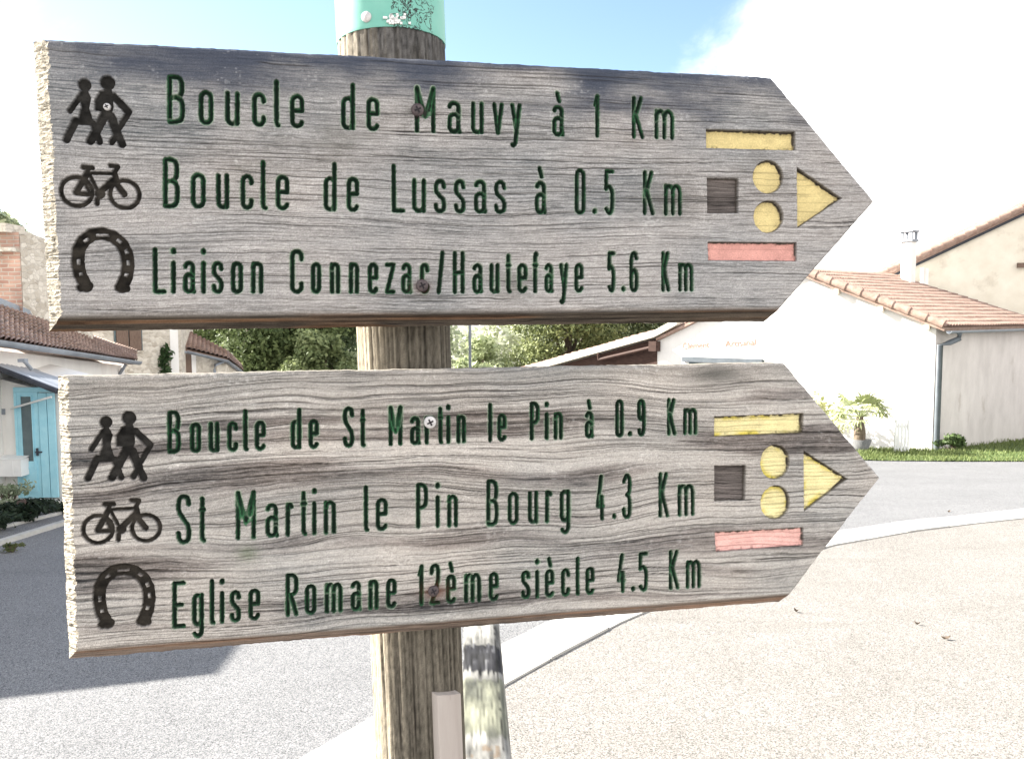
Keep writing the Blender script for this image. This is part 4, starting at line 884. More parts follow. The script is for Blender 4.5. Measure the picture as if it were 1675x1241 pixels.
# awning: corrugated sheets with dark edge
aw = [P(-15, 594, 12.35), P(95, 636, 12.35), P(150, 628, 15.0), P(52, 599, 15.0)]
mb = MB(); nn = 60; vs = []
for i in range(nn+1):
    f_ = i/nn; up = UPZ*(.035*math.sin(f_*math.pi*2*14)); vs += [aw[0].lerp(aw[3], f_)+up, aw[1].lerp(aw[2], f_)+up]
mb.add(vs, [(2*i, 2*i+1, 2*i+3, 2*i+2) for i in range(nn)], 0, True); mb.add([p-UPZ*.012 for p in vs], [(2*i, 2*i+2, 2*i+3, 2*i+1) for i in range(nn)], 0, True)
awo = mb.build('awning', M['sheet'], cot)
mb = MB(); mb.tube([aw[0]-Vector((0, .03, .03)), aw[1]-Vector((0, .03, .03))], .045, 8); mb.tube([aw[1]-UPZ*.04, aw[2]-UPZ*.04], .03, 8); mb.build('awning_edge', M['dark'], awo)
# small dark cowl under the gutter
mb = MB(); q = P(37, 583, 12.0); mb.box(q-UPZ*.06, (.1, .1, .05)); mb.tube([q-UPZ*.05, q-UPZ*.1+Vector((.05, 0, 0)), q-UPZ*.2+Vector((.06, .1, 0))], .03, 8); mb.build('gutter_outlet', M['zinc'], cot)
# door
zd0, zd1 = gz(pf)+.13, P(36, 641, pf).z
def dx(px): return P(px, 740, pf).x
dr_o = MB(); dr_o.box(((dx(34.5)+dx(69))/2, pf-.03, (zd0+zd1)/2), (dx(69)-dx(34.5), .045, zd1-zd0)); door = dr_o.build('door', M['blue'], cot)
mb = MB(); zg0, zg1 = P(50, 762, pf).z, P(50, 648, pf).z; mb.box(((dx(42)+dx(59))/2, pf-.055, (zg0+zg1)/2), (dx(59)-dx(42), .012, zg1-zg0)); mb.build('window_pane', M['glass'], door)
mb = MB()
for a1, a2, z1, z2 in ((40.5, 42, zg0-.02, zg1+.02), (59, 60.5, zg0-.02, zg1+.02)): mb.box(((dx(a1)+dx(a2))/2, pf-.06, (z1+z2)/2), (dx(a2)-dx(a1), .03, z2-z1))
mb.box(((dx(42)+dx(59))/2, pf-.06, zg0-.02), (dx(59)-dx(42), .029, .04)); mb.box(((dx(37)+dx(66))/2, pf-.056, zd0+.35), (dx(64)-dx(40), .02, .5)); mb.build('door_moulding', M['blue'], door)
mb = MB(); q = P(63.5, 739, pf-.08); mb.box(q, (.1, .03, .022)); mb.box(q+Vector((-.03, .01, 0)), (.025, .03, .12)); mb.build('handle', M['dark'], door)
for i, (p1, p2) in enumerate(((70.6, 83.6), (85, 96))):
    mb = MB(); mb.box(((dx(p1)+dx(p2))/2, pf-.05-.004*i, (zd0+zd1)/2), (dx(p2)-dx(p1), .04, zd1-zd0-.02)); mb.build('door_shutter', M['blue'], cot)
mb = MB(); mb.box(((dx(30)+dx(34.2))/2, pf-.025, (zd0+zd1)/2), (dx(34.2)-dx(30), .06, zd1-zd0)); mb.box(((dx(30)+dx(96))/2, pf-.025, zd1+.04), (dx(96)-dx(30), .06, .075)); mb.build('door_frame', M['blue'], cot)
mb = MB(); mb.box(((dx(30)+dx(110))/2, pf-.25, gz(pf)+.06), (dx(110)-dx(30), .5, .13)); mb.build('doorstep', M['concrete'], cot)
# mailbox, house number, washing pole, bench, plants in front of the cottage
q = P(20, 763, pf-.14); o = MB(); o.box(q, (.44, .26, .27)); o.slab([q+Vector((-.23, -.14, .136)), q+Vector((.23, -.14, .136)), q+Vector((.23, .14, .16)), q+Vector((-.23, .14, .16))], (0, 0, .012)); o.box(q+Vector((.09, -.132, .0)), (.006, .006, .25))
tag(o.build('mailbox', M['paint_white']), 'white metal letterbox on the cottage wall left of the blue door', 'letterbox')
o = MB(); a1, a2 = P(18, 668, pf-.08), P(84, 649, pf-.32); o.tube([a1+Vector((0, .1, 0)), a1, a2], .018, 8); tag(o.build('wall_rod', M['paint_white']), 'thin white rod slanting across the upper part of the blue door', 'rod')
q = P(4, 673, pf-.012); o = MB(); o.box(q, (.08, .02, .09)); tag(o.build('house_number_plate', M['zinc']), 'small grey plate on the white cottage wall beside the door', 'plate')
be = thing('bench', 'narrow dark plank bench on crossed pale legs before the cottage', 'bench', gl(P(0, 860, 11.7)))
mb = MB(); A_, B_ = P(-60, 848, 10.9), P(41, 821, 11.2); t = (B_-A_).normalized(); s_ = t.cross(UPZ).normalized()
mb.box((A_+B_)/2, ((B_-A_).length, .26, .05), (t, s_, s_.cross(t))); mb.build('seat', M['brown'], be)
for f_ in (.1, .72):
    p = A_.lerp(B_, f_); g0 = gz(p.y)+.11
    for sgn in (-1, 1):
        mb = MB(); mb.tube([p+s_*.1*sgn-UPZ*.02, Vector((p.x, p.y, g0))-s_*.14*sgn+t*.06*sgn], .017, 6); mb.build('leg', M['paint_white'], be)
rngl = random.Random(4)
def shrub(name, label, c, r, n, size, cols, seed, cat='shrub', nb=9, group=None, stems=True):
    t = thing(name, label, cat, (c[0], c[1], gz(c[1])), group); rn = random.Random(seed); blobs = []; mb = MB()
    for i in range(nb):
        p = Vector(c)+Vector((rn.uniform(-1, 1)*r[0]*.6, rn.uniform(-1, 1)*r[1]*.6, rn.uniform(-.7, .7)*r[2])); k = rn.uniform(.35, .6)
        blobs.append((*p, r[0]*k, r[1]*k, r[2]*k)); g0 = Vector((c[0], c[1], gz(c[1])))
        mb.tube([g0, g0.lerp(p, .5)+Vector((0, 0, .02)), p], [.016, .011, .005], 5)
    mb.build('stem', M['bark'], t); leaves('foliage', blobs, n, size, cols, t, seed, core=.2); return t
q = P(14, 805, 11.9); shrub('potted_shrub', 'pale green leafy plant above the bench by the cottage wall', q, (.40, .25, .17), 420, .05, ((.12, .17, .09), (.42, .46, .34)), 3, 'plant')
for i, (px, py, d_) in enumerate(((-30, 874, 0), (18, 862, 0), (60, 848, 0))):
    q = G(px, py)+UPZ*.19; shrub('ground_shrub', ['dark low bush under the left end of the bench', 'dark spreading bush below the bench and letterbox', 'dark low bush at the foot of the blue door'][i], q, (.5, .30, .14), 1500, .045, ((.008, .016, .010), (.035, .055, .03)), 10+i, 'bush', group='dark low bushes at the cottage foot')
q = P(21, 893, 10.0); q = G(21, 903); shrub('weed_tuft', 'small green weed tuft growing at the kerb edge', (q.x, q.y, q.z+.06), (.13, .08, .05), 120, .03, ((.05, .07, .03), (.14, .15, .06)), 20, 'weed')

# ---- brick and stone house behind the cottage, and an unseen house added to shade the road
bh = thing('brick_house', 'old house with a red brick pier and rubble wall above the cottage roof', 'house', gl(P(20, 600, 16)))
mb = MB(); A_, B_ = P(-260, 500, 15.0), P(37, 500, 15.2); zt_ = P(20, 378, 15.1).z
wall(mb, [(A_.x, A_.y), (B_.x, B_.y), (B_.x-.62, B_.y+.9), (A_.x-.2, A_.y+.9)], [zt_]*4, -3.2); mb.build('brick_pier', M['brick'], bh)
mb = MB(); C_, D_ = P(38, 500, 15.45), P(150, 500, 18.0); zs = P(60, 376, 15.6).z
wall(mb, [(C_.x, C_.y), (D_.x, D_.y), (D_.x-4, D_.y+1.5), (C_.x-4, C_.y+1.5)], [zs, zs-.3, zs+.2, zs+.2], -3.2); mb.build('wall', M['stone'], bh)
mb = MB(); mb.box(((A_.x+B_.x)/2-.1, (A_.y+B_.y)/2+.2, zt_+.06), (B_.x-A_.x-.05, .6, .16)); mb.box(((A_.x+B_.x)/2-.02, (A_.y+B_.y)/2, zt_-.35), (B_.x-A_.x+.02, .3, .07)); mb.build('coping', M['stone'], bh)
nh = thing('shadow_caster_house', 'tall rendered house added out of view left of the cottage to shade the road', 'house', (-11, 9.5, gz(9.5)))
mb = MB(); wall(mb, [(-8.1, 7.25), (-9.0, 11.6), (-14.5, 9.9), (-14.0, 4.9)], [3.27]*4, -2.2); mb.build('wall', M['cream'], nh)  # walls of the added unseen house
mb = MB(); mb.slab([(-7.95, 7.12, 3.275), (-8.9, 11.75, 3.275), (-14.7, 10.0, 3.275), (-14.2, 4.75, 3.275)], (0, 0, .09)); mb.build('shadow_caster_roof', M['zinc'], nh)
NA, NB_ = Vector((-8.1, 7.25, 0)), Vector((-9.0, 11.6, 0)); nd_ = (NB_-NA).normalized(); nn_ = Vector((nd_.y, -nd_.x, 0))
for f_ in (1.1, 3.2):
    for z_ in (.7, 2.3):
        q = NA+nd_*f_+UPZ*z_; mb = MB(); mb.box(q+nn_*.0, (.95, .05, 1.15), (nd_, nn_, UPZ)); wo = mb.build('window', M['glass'], nh)  # window of the added unseen house
        mb = MB()
        for a1 in (-.5, 0, .5): mb.box(q+nd_*a1*.9+nn_*.03, (.06, .05, 1.2), (nd_, nn_, UPZ))
        mb.box(q+UPZ*.6+nn_*.032, (1.02, .05, .07), (nd_, nn_, UPZ)); mb.box(q-UPZ*.62+nn_*.06, (1.15, .16, .08), (nd_, nn_, UPZ)); mb.build('frame', M['paint_white'], wo)
        for a1 in (-.78, .78):
            mb = MB(); mb.box(q+nd_*a1+nn_*.03, (.5, .04, 1.2), (nd_, nn_, UPZ)); mb.build('shutter', M['shutter'], nh)  # shutter of the added unseen house

tree('shadow_caster_tree', 'leafy tree added out of view to feather the edge of the road shadow', 'tree', (-10.3, 7.2, gz(7.2)), 4.3, crown=(1.7, 1.25), nb=24, n=5000, leaf=.13, cols=((.03, .055, .02), (.12, .15, .05)), seed=61, trunk_r=.12)  # unseen tree, added only to soften the edge of the road shadow
# ---- stone house further down the street
sh = thing('stone_house', 'pale rubble stone house with brown shutters past the cottage', 'house', gl(P(230, 640, 25)))
A_, B_ = P(120, 560, 23.0), P(296, 560, 25.5); mb = MB(); zt_ = P(230, 440, 24).z
wall(mb, [(A_.x, A_.y), (B_.x, B_.y), (B_.x-2, B_.y+6), (A_.x-2, A_.y+6)], [zt_]*4, -4); mb.build('wall', M['stone'], sh)
wd = (B_-A_).normalized(); wn = wd.cross(UPZ).normalized()
if wn.y > 0: wn = -wn
tl = Vector((-2, 6, 0)); cz = (zt_+1.6)
roof('roof', Vector((A_.x, A_.y, zt_))+wn*.3-wd*.3, Vector((B_.x, B_.y, zt_))+wn*.3+wd*.3, Vector((A_.x, A_.y, cz))+tl*.5-wd*.3, Vector((B_.x, B_.y, cz))+tl*.5+wd*.3, M['tile_old'], sh)
roof('roof', Vector((A_.x, A_.y, zt_))+tl*1.05-wd*.3, Vector((B_.x, B_.y, zt_))+tl*1.05+wd*.3, Vector((A_.x, A_.y, cz))+tl*.5-wd*.3, Vector((B_.x, B_.y, cz))+tl*.5+wd*.3, M['tile_old'], sh)
def on_wall(A_, B_, px, py):      # point of the vertical plane over A-B seen at a pixel
    r = ray(px, py); c = Vector((0, 0, ZC)); n = (B_-A_).cross(UPZ); return c+r*((A_-c).dot(n)/r.dot(n))
def panel(mb, A_, B_, rect, out, th, mi=0):
    n = (B_-A_).cross(UPZ).normalized()
    if n.y > 0: n = -n
    p = [on_wall(A_, B_, rect[0], rect[3]), on_wall(A_, B_, rect[2], rect[3])]; z0, z1 = p[0].z, on_wall(A_, B_, rect[0], rect[1]).z
    q = [Vector((p[0].x, p[0].y, z0)), Vector((p[1].x, p[1].y, z0)), Vector((p[1].x, p[1].y, z1)), Vector((p[0].x, p[0].y, z1))]
    mb.slab([k+n*out for k in q], n*th, mi)
wf = MB(); panel(wf, A_, B_, (187, 505, 233, 576), -.03, .06); wfo = wf.build('window', M['glass'], sh)
for r_ in ((190, 508, 209, 573), (211, 508, 230, 573)):
    mb = MB(); panel(mb, A_, B_, r_, .035, .05)
    mb.build('shutter', M['shutter'], sh)
mb = MB(); panel(mb, A_, B_, (186, 574.5, 234, 577), .0, .09); mb.build('sill', M['stone'], wfo)
mb = MB(); panel(mb, A_, B_, (283, 440, 296, 700), .0, .02); mb.build('corner_stones', M['white'], sh)
iv = thing('ivy', 'strand of green ivy climbing the pale stone house wall', 'ivy', gl(on_wall(A_, B_, 266, 640)))
blobs = []; mb = MB(); pts = []
for i in range(14):
    p = on_wall(A_, B_, 267+4*math.sin(i*1.7), 572+i*7)+wn*.09; blobs.append((*p, .16+.06*math.sin(i), .07, .16)); pts.append(p-wn*.03)
mb.tube(pts[::-1], .02, 5); mb.build('stem', M['bark'], iv); leaves('foliage', blobs, 700, .1, ((.02, .045, .02), (.07, .12, .045)), iv, 5)

# ---- low outbuilding with tiled roof
ob = thing('outbuilding', 'low stone outbuilding with pink tiled roof sloping down beside the trees', 'outbuilding', gl(P(335, 640, 28)))
A_, B_ = P(294, 600, 27.0), P(372, 600, 29.5); zt_ = P(335, 583, 28).z; mb = MB()
eA, eB = P(305, 570, 26.9), P(372, 586, 29.3)
wall(mb, [(A_.x, A_.y), (B_.x, B_.y), (B_.x-.12, B_.y+1.8), (A_.x-1.5, A_.y+2.5)], [eA.z-.1, eB.z-.1, eB.z-.45, eA.z-.1], -4); mb.build('wall', M['stone'], ob)
roof('roof', P(288, 566, 26.8), eB, P(296, 535, 29.5), P(371, 573, 30.5), M['tile'], ob, tw=.24)
roof('hip_roof', eB+Vector((0, 0, -.0)), P(397, 606, 31.5), P(371, 573, 30.5), P(394, 596, 32.3), M['tile'], ob, tw=.24)
mb = MB(); gutter(mb, eA-UPZ*.06-Vector((0, .12, 0)), eB-UPZ*.06-Vector((0, .12, 0)), .09); gutter(mb, eB-UPZ*.07-Vector((0, .1, 0)), P(397, 609, 31.4), .08); mb.build('gutter', M['zinc'], ob)
mb = MB(); panel(mb, A_, B_, (297, 579, 313, 640), .0, .05); mb.build('door', M['shutter'], ob)
for r_ in ((290, 577, 296, 640), (314, 577, 321, 640)):
    mb = MB(); panel(mb, A_, B_, r_, .0, .03); mb.build('door_jamb', M['white'], ob)
mb = MB(); p1 = P(369, 590, 29.2); mb.tube([p1, P(352, 597, 28.6), P(351, 605, 28.5), Vector((P(351, 605, 28.5).x, 28.5, gz(28.5)))], .05, 8); mb.build('downpipe', M['zinc'], ob)

# ---- trees seen between the boards
TG = 'trees behind the village houses'
def tr(name, label, cat, px, ptop, d, **k):
    p = P(px, 600, d); base = (p.x, d, gz(d)); h = P(px, ptop, d).z-gz(d); return tree(name, label, cat, base, h, group=TG, **k)
tr('broad_tree', 'dark green broad tree behind the tiled outbuilding roof', 'tree', 420, 330, 40, crown=(4.2, 4.8), nb=44, n=46000, leaf=.15, cols=((.045, .075, .03), (.22, .27, .11)), seed=21, trunk_r=.3)
tr('broad_tree', 'dark green tree against the left edge of the signpost', 'tree', 530, 300, 46, crown=(4.2, 5.0), nb=44, n=44000, leaf=.16, cols=((.04, .07, .035), (.18, .23, .10)), seed=22, trunk_r=.3)
tr('willow_bush', 'pale grey green bushy willow in front of the dark trees', 'tree', 525, 548, 36, crown=(1.8, 2.0), nb=26, n=12000, leaf=.15, cols=((.11, .15, .06), (.30, .34, .16)), seed=23, trunk_r=.1)
tr('pale_tree', 'light yellow green tree peeping over the brick house', 'tree', -22, 330, 30, crown=(1.3, 1.6), nb=14, n=4000, leaf=.18, cols=((.26, .32, .2), (.5, .55, .38)), seed=24, trunk_r=.15)
tr('conifer', 'dense yellow green conifer rising behind the white gabled house', 'tree', 930, 430, 36, crown=(2.7, 4.2), nb=60, n=42000, leaf=.10, cols=((.04, .065, .025), (.28, .31, .13)), seed=25)
tr('conifer', 'dark green conifer nearest to the white gabled house roof', 'tree', 1010, 420, 40, crown=(3.0, 4.2), nb=50, n=34000, leaf=.11, cols=((.03, .05, .025), (.20, .22, .10)), seed=26)
tr('pale_tree', 'pale hazy tree seen just right of the signpost', 'tree', 790, 560, 60, crown=(2.6, 2.8), nb=16, n=5000, leaf=.28, cols=((.26, .32, .16), (.55, .58, .36)), seed=27, trunk_r=.18)  # washed-out haze is put into its leaf colours
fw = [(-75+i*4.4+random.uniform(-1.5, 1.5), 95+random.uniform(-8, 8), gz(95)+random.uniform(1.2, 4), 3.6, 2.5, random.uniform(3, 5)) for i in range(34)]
fo_ = leaves('far_woods', fw, 26000, .55, ((.30, .35, .22), (.60, .62, .46)), None, 44); fo_['kind'] = 'stuff'; fo_['label'] = 'pale hazy woods in the distance behind the village'  # distance haze is painted into the pale leaf colours
q = P(769, 600, 44); o = MB(); o.tube([(q.x, 44, gz(44)-.3), (q.x, 44, P(769, 430, 44).z)], [.09, .07], 8); tag(o.build('utility_pole', M['zinc']), 'thin grey utility pole between signpost and conifer', 'pole')

# ------------------------------------------------------------------ RIGHT: white gabled house
Cn = G(1524, 737); gd = Vector((-.75, .66, 0)).normalized(); wl = Vector((.8, .6, 0))
def gpt(px):     # point along the gable line under a photo column
    r = ray(px, 600); k = (Cn.x*r.y-Cn.y*r.x)/(gd.y*r.x-gd.x*r.y); return Cn+gd*k
def wpt(px):
    r = ray(px, 600); k = (Cn.x*r.y-Cn.y*r.x)/(wl.y*r.x-wl.x*r.y); return Cn+wl*k
apx = gpt(1300); za = P(1300, 440, apx.y).z; zeR = P(1528, 528, Cn.y).z
brk = gpt(1075); zb = P(1075, 551, brk.y).z; lft = gpt(893); zl = P(893, 600, lft.y).z
wh = thing('white_house', 'white rendered gable house with pinkish tiled roof and grey downpipe at its corner', 'house', Cn)
cR = wpt(1698); depth_v = wl*(cR-Cn).length
cL = brk-wl*0
mb = MB()
# front gable (five corners) as a solid prism running back along the long wall
def prism(mb, pts, back, mi=0): mb.slab(pts, back, mi)
zlow = gz(Cn.y)-1.6
V3 = lambda p, z_: Vector((p.x, p.y, z_))
prism(mb, [V3(Cn, zlow), V3(Cn, zeR-.10), V3(apx, za-.14), V3(brk, zb-.12), V3(brk, zlow)], wl*(cR-Cn).length)
mb.build('gable_wall', M['white'], wh)
# long wall carries its own stained render, 4 mm proud
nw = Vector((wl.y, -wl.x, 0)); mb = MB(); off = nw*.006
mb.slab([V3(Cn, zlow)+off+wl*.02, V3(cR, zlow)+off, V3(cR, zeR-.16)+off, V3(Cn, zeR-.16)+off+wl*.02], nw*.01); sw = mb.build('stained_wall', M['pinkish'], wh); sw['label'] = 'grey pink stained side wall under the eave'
gn = Vector((gd.y, -gd.x, 0)); gn = gn if gn.dot(Vector((-1, -1, 0))) > 0 else -gn
ov = gn*.16
rt = apx+wl*5.6
roof('roof', V3(Cn, zeR)+ov+nw*.3-UPZ*.1, V3(cR, zeR)+nw*.3-UPZ*.1, V3(apx, za)+ov, V3(rt, za), M['tile'], wh, tw=.17, rh=.33)
roof('roof', V3(brk, zb)+wl*5.6, V3(brk, zb)+ov, V3(rt, za), V3(apx, za)+ov, M['tile'], wh, tw=.23)
# verge tiles capping the gable edge
mb = MB(); nvt = 9
for i in range(nvt):
    a1 = V3(Cn, zeR).lerp(V3(apx, za), i/nvt-.06)+ov*1.05-UPZ*.0; a2 = V3(Cn, zeR).lerp(V3(apx, za), (i+1)/nvt-.05)+ov*1.05+UPZ*.03
    mb.tube([a1+UPZ*.055, a2+UPZ*.02], [.13, .105], 10)
mb.build('verge_tiles', M['tile'], wh)
# purlin ends under the verge
for f_ in (.05, .36, .68):
    mb = MB(); p = V3(Cn, zeR).lerp(V3(apx, za), f_)-UPZ*.2; mb.box(p+ov*.45, (.14, .26, .14), (gd, gn, UPZ)); mb.build('purlin_end', M['cream'], wh)
mb = MB(); gutter(mb, V3(Cn, zeR-.22)+nw*.4-wl*.12, V3(cR, zeR-.2)+nw*.4, .075); mb.build('gutter', M['zinc'], wh)
mb = MB(); g0 = V3(Cn, zeR-.28)+nw*.4+wl*.5; g1 = V3(Cn, zeR-.62)+nw*.10+wl*.05; mb.tube([g0, g0-UPZ*.16, g0.lerp(g1, .5)-UPZ*.1, g1, V3(Cn, gz(Cn.y)-.1)+nw*.10+wl*.05], .078, 10); mb.build('downpipe', M['pipe'], wh)
# left lean-to: shallow pale roof edge with deep brown eave
bk3 = wl*5.0
mb = MB(); r1, r2 = V3(brk, zb)+gn*.28, V3(gpt(1112), P(1112, 531, gpt(1112).y).z)+gn*.28
th_ = UPZ*.22
mb.slab([V3(lft, zl)+gd*1.2+gn*.28-UPZ*.33, V3(brk, zb)+gn*.28, V3(brk, zb)+gn*.28+th_, V3(lft, zl)+gd*1.2+gn*.28-UPZ*.33+th_], -gn*.7)
mb.slab([r1, r2, r2+th_, r1+th_], -gn*.7); mb.build('verge_board', M['cream'], wh)
roof('lean_to_roof', V3(lft, zl)+gd*1.3-UPZ*.12+wl*5, V3(lft, zl)+gd*1.3+gn*.2-UPZ*.12, V3(brk, zb+.22)+wl*5, V3(brk, zb+.22)+gn*.2, M['tile'], wh)
mb = MB(); mb.slab([V3(lft, zl)+gd*1.0-UPZ*.34+gn*.02, V3(brk, zb-.05)+gn*.02, V3(brk, zlow)+gn*.02, V3(lft, zlow)+gd*1.0+gn*.02], -gn*.12); mb.build('lean_to_boarding', M['brown'], wh)
mb = MB(); bm0, bm1 = V3(gpt(985), P(985, 588, gpt(985).y).z)+gn*.2, V3(brk, P(1075, 567, brk.y).z)+gn*.2; mb.tube([bm0, bm1], .07, 8); mb.tube([V3(gpt(985), P(985, 578, gpt(985).y).z)+gn*.25, bm0], .06, 8); mb.box(V3(brk, P(1072, 566, brk.y).z)+gn*.2, (.3, .3, .35), (gd, gn, UPZ)); mb.build('eave_beam', M['brown'], wh)
# name faintly painted on the gable, and a wide opening below it
GA, GB = gpt(1300), gpt(1080)
def words(s_, x0, x1, ybase, hpx):
    cu = bpy.data.curves.new('letters', 'FONT'); cu.body = s_; cu.extrude = .004; cu.size = 1
    to = bpy.data.objects.new('letters', cu); C.objects.link(to); bpy.context.view_layer.update()
    me = bpy.data.meshes.new_from_object(to); bpy.data.objects.remove(to)
    vx = [v.co.x for v in me.vertices]; vy = [v.co.y for v in me.vertices]; w_ = max(vx)-min(vx); hh = max(vy)
    pL, pR = on_wall(GA, GB, x0, ybase), on_wall(GA, GB, x1, ybase-3); L_ = (pR-pL).length; t_ = (pR-pL).normalized(); hm = hpx/FOC*pL.y
    for v in me.vertices:
        p = pL+t_*(L_*(v.co.x-min(vx))/w_)+UPZ*(hm*v.co.y/hh)+gn*(.012+v.co.z); v.co = p
    me.materials.append(M['red_letters']); o = bpy.data.objects.new('painted_lettering', me); C.objects.link(o); o.parent = wh; o.matrix_parent_inverse = parent_inv(wh); return o
words('Clément', 1117, 1160, 571, 10); words('Artisanal', 1186, 1236, 567, 10)
mb = MB(); panel(mb, GA, GB, (1126, 584.5, 1248, 680), .0, .012); win_ = mb.build('window', M['glass'], wh)
mb = MB(); panel(mb, GA, GB, (1118, 583.2, 1248, 591), .014, .10); mb.build('window_top_bar', M['pipe'], win_)  # dark grey bar across the top of the opening

# ---- taller house behind
th = thing('tall_house', 'taller cream house with sloping tiled verge behind the white gable house', 'house', gl(P(1600, 640, 30)))
TA, TB = Vector((12.3, 29.9, 0)), Vector((31, 24.9, 0)); tdv = (TB-TA).normalized(); tn = tdv.cross(UPZ).normalized()
def tw_(px, py): return on_wall(TA, TB, px, py)
s0, s1 = tw_(1418, 466), tw_(1675, 345); slope_ = (s1-s0); ap_ = s0+slope_*2.1; zl2 = -4.2
mb = MB(); s0w = s0+slope_*.03
bkv = -tn*7 if tn.y < 0 else tn*7
mb.slab([V3(s0w, zl2), V3(ap_, zl2), ap_-UPZ*.05, s0w-UPZ*.05], bkv); mb.build('wall', M['cream'], th)
fo = -bkv.normalized()
roof('roof', s0-slope_*.02+bkv+UPZ*.1, s0-slope_*.02+fo*.22+UPZ*.1, ap_+bkv+UPZ*.1, ap_+fo*.22+UPZ*.1, M['tile'], th, tw=.24)
mb = MB(); 
for i in range(30):
    a1, a2 = s0.lerp(ap_, i/30-.005), s0.lerp(ap_, (i+1)/30+.004); mb.tube([a1+fo*.2+UPZ*.16, a2+fo*.2+UPZ*.12], [.15, .125], 10)
mb.build('verge_tiles', M['tile'], th)
mb = MB(); mb.slab([s0+fo*.06-UPZ*.02, ap_+fo*.06-UPZ*.02, ap_+fo*.06-UPZ*.16, s0+fo*.06-UPZ*.16], fo*.06); mb.build('barge_board', M['dark'], th)
q = tw_(1671, 434); mb = MB(); mb.box(q+fo*.01, (.3, .3, .16), (tdv, tn, UPZ)); mb.build('vent', M['shutter'], th)
# flue chimney standing on the white house roof
fl = P(1486, 425, 27.6); ch_ = thing('chimney_flue', 'slim white square flue with open cowl above the tiled roof', 'chimney', V3(fl, P(1486, 472, 27.6).z))
mb = MB(); z0, z1 = P(1486, 490, 27.6).z, P(1486, 396, 27.6).z; wd_ = 21/FOC*27.6; axs = (Vector((.8, .6, 0)), Vector((-.6, .8, 0)), UPZ)
mb.box(V3(fl, (z0+z1)/2), (wd_*.78, wd_*.78, z1-z0), axs); mb.build('shaft', M['white'], ch_)
mb = MB(); mb.box(V3(fl, z1+.04), (wd_*1.0, wd_*1.0, .08), axs); mb.box(V3(fl, z1+.36), (wd_*1.05, wd_*1.05, .06), axs)
for a1 in (-1, 1):
    for a2 in (-1, 1): mb.box(V3(fl, z1+.2)+axs[0]*a1*wd_*.36+axs[1]*a2*wd_*.36, (.07, .07, .26), axs)
mb.build('cowl', M['zinc'], ch_)
mb = MB(); mb.box(V3(P(1512, 455, 28.0), P(1512, 462, 28).z), (.38, .1, 1.0), axs); mb.build('flashing', M['white'], ch_)

# ---- palm in a pot, shrubs and verge at the white house
pg = G(1405, 741); pk = thing('potted_palm', 'small fan palm with shaggy trunk in a grey tapered pot', 'palm', pg)
sc_ = pg.y/FOC; mb = MB()
pt0 = pg; ph = 23*sc_; mb.tube([pt0, pt0+UPZ*ph, pt0+UPZ*(ph+.001), pt0+UPZ*(ph-.08)], [.20, .32, .27, .25], 20); mb.build('pot', M['pot'], pk)
mb = MB(); tt = [pt0+UPZ*(ph-.1), pt0+UPZ*(ph+.18), pt0+UPZ*(ph+.42), pt0+UPZ*(ph+.62)]; mb.tube(tt, [.15, .16, .11, .09], 12); mb.build('trunk', M['palm_trunk'], pk)
hd = tt[-1]; rn = random.Random(9)
M['frond'] = mottled('palm_frond', (.24, .28, .12), (.42, .45, .24), 5, rough=.5)
for i in range(22):
    az = i*2.4; el = R(rn.choice((-4, 2, 12, 25, 40, 60))+rn.uniform(-8, 8)); L_ = rn.uniform(.4, .62); mb = MB()
    dr = Vector((math.cos(az)*math.cos(el), math.sin(az)*math.cos(el), math.sin(el))); tip_ = hd+dr*L_; mb.tube([hd, tip_], [.014, .008], 5)
    sd = dr.cross(UPZ).normalized(); upv = sd.cross(dr)
    for k in range(15):
        an = R(-100+200*k/14); q = dr*math.cos(an)+sd*math.sin(an); l2 = rn.uniform(.38, .54); w2 = dr.cross(q) if abs(an) < .01 else upv.cross(q); w2 = upv.cross(q).normalized()*.028
        m2 = tip_+q*l2*.5+upv*.03; e2 = tip_+q*l2-UPZ*rn.uniform(.06, .2); mb.add([tip_, m2-w2, e2, m2+w2], [(0, 1, 2, 3)])
    mb.build('frond', M['frond'], pk)
q = P(1352, 672, 23.6); shrub('climbing_shrub', 'yellow green climbing shrub against the white gable left of the palm', (q.x, q.y, q.z), (.75, .4, .75), 420, .10, ((.34, .37, .16), (.62, .60, .36)), 31)
q = G(1560, 739); shrub('bush', 'small dark bush at the foot of the corner downpipe', (q.x, q.y+.1, q.z+.28), (.48, .35, .2), 1100, .06, ((.03, .055, .02), (.11, .16, .06)), 33, 'bush')
gt = thing('white_gate', 'narrow white slatted gate beside the potted palm', 'gate', G(1474, 742))
g0 = G(1474, 742); gh = 56*sc_
for dx_ in (-.17, .17):
    mb = MB(); mb.box(g0+Vector((dx_, 0, gh/2)), (.05, .05, gh)); mb.build('gate_post', M['paint_white'], gt)
mb = MB()
for k in range(3): mb.box(g0+Vector((-.09+.09*k, .0, gh*.47)), (.06, .02, gh*.86))
mb.box(g0+Vector((0, .025, gh*.8)), (.285, .03, .06)); mb.box(g0+Vector((0, .025, gh*.2)), (.285, .03, .06))
mb.build('slats', M['paint_white'], gt)
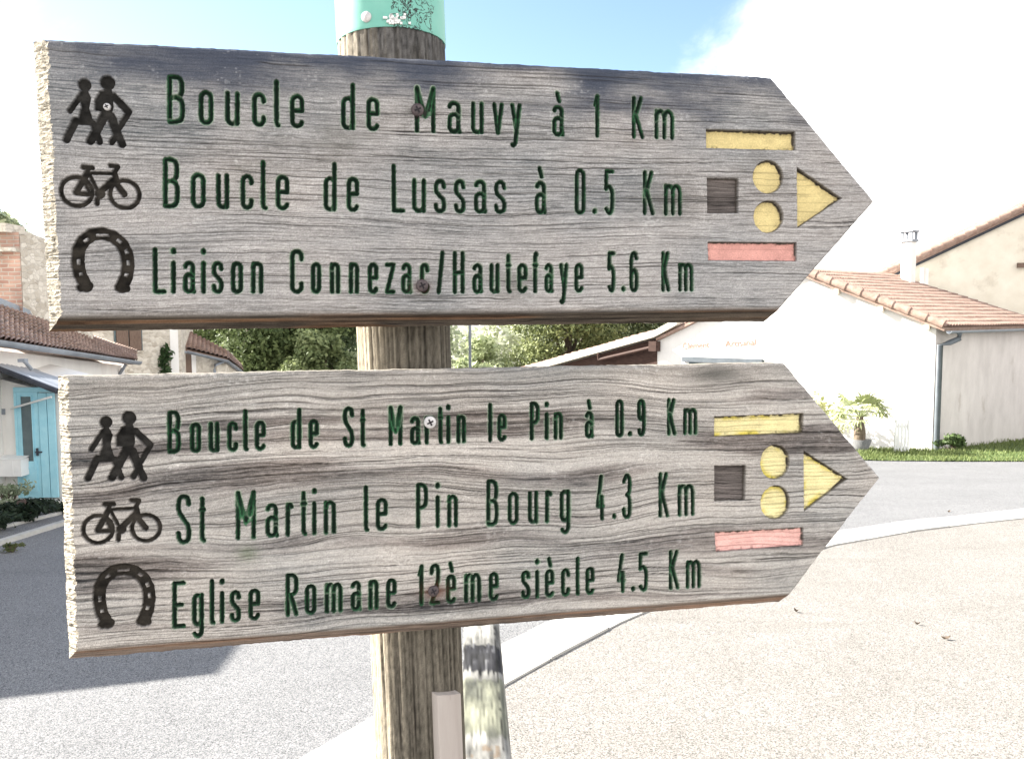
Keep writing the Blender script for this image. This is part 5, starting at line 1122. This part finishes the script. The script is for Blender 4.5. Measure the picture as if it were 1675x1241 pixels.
# lawn strip with blades
ed_ = [G(1380, 752), G(1450, 754), G(1560, 755), G(1675, 755), G(1760, 755)]; bk_ = [G(1380, 738), G(1450, 738), Cn+nw*.05-wl*.3, wpt(1675)+nw*.05, wpt(1698)+nw*.05+wl*1.5]
lawn = [(p.x, p.y) for p in ed_]+[(p.x, p.y) for p in bk_[::-1]]
sheet('lawn', lawn, M['grass'], .03)
rng = np.random.default_rng(6); n = 9000; k = rng.integers(0, 4, n); f_ = rng.uniform(0, 1, n); g_ = rng.uniform(-.02, 1, n)
E_ = np.array([tuple(p) for p in ed_]); B_ = np.array([tuple(p) for p in bk_])
base = (E_[k]*(1-f_)[:, None]+E_[k+1]*f_[:, None])*(1-g_)[:, None]+(B_[k]*(1-f_)[:, None]+B_[k+1]*f_[:, None])*g_[:, None]
base[:, 2] = -SLOPE*base[:, 1]+.02
hgt = rng.uniform(.03, .09, n)*(1+.8*vnoise(base[:, 0]*1.3, base[:, 1]*1.3, 4)*.6+g_*.6); an = rng.uniform(0, 6.28, n); wv = np.stack([np.cos(an), np.sin(an), 0*an], 1)*.012; ln = np.stack([np.cos(an*3), np.sin(an*3), 0*an], 1)*(hgt*.4)[:, None]
V = np.stack([base-wv, base+wv, base+wv*.3+ln+np.array([0, 0, 1])*hgt[:, None], base-wv*.3+ln+np.array([0, 0, 1])*hgt[:, None]], 1).reshape(-1, 3)
kk = rng.uniform(0, 1, n)[:, None]; col = np.array([.07, .105, .03])*(1-kk)+kk*np.array([.22, .26, .10])
go = mesh_np('grass', V, np.arange(4*n).reshape(n, 4), None, np.repeat(col, 4, 0), M['leaf'], None); go['kind'] = 'stuff'; go['label'] = 'short green grass on the verge below the stained wall'

# a few dry leaves and a twig lying on the forecourt
M['dry_leaf'] = mottled('dry_leaf', (.09, .07, .05), (.17, .13, .10), 40)
for i, (px, py, s_, lab) in enumerate(((1547, 1046, .034, 'small curled dry leaf alone on the middle of the pale forecourt'), (1302, 1001, .024, 'tiny dry leaf on the forecourt below the tip of the lower board'), (1552, 838, .03, 'pale dry leaf on the road just beyond the concrete band'), (1500, 1022, .02, 'brown crumb of leaf left of the curled dry leaf'))):
    g = G(px, py); mb = MB(); a = i*1.9; d = Vector((math.cos(a), math.sin(a), 0)); e = Vector((-d.y, d.x, 0))
    pts = [g+d*s_*(k/4-1)+UPZ*(.006+.018*abs(k/4-1)**2) for k in range(9)]; w_ = [.02, .3, .5, .6, .62, .55, .42, .22, .02]
    vs = [];
    for k in range(9): vs += [pts[k]+e*s_*w_[k]+UPZ*.012, pts[k], pts[k]-e*s_*w_[k]+UPZ*.012]
    mb.add(vs, [(3*k+j, 3*k+j+1, 3*k+j+4, 3*k+j+3) for k in range(8) for j in (0, 1)])
    tag(mb.build('dry_leaf', M['dry_leaf']), lab, 'leaf', 'dry leaves on the ground')
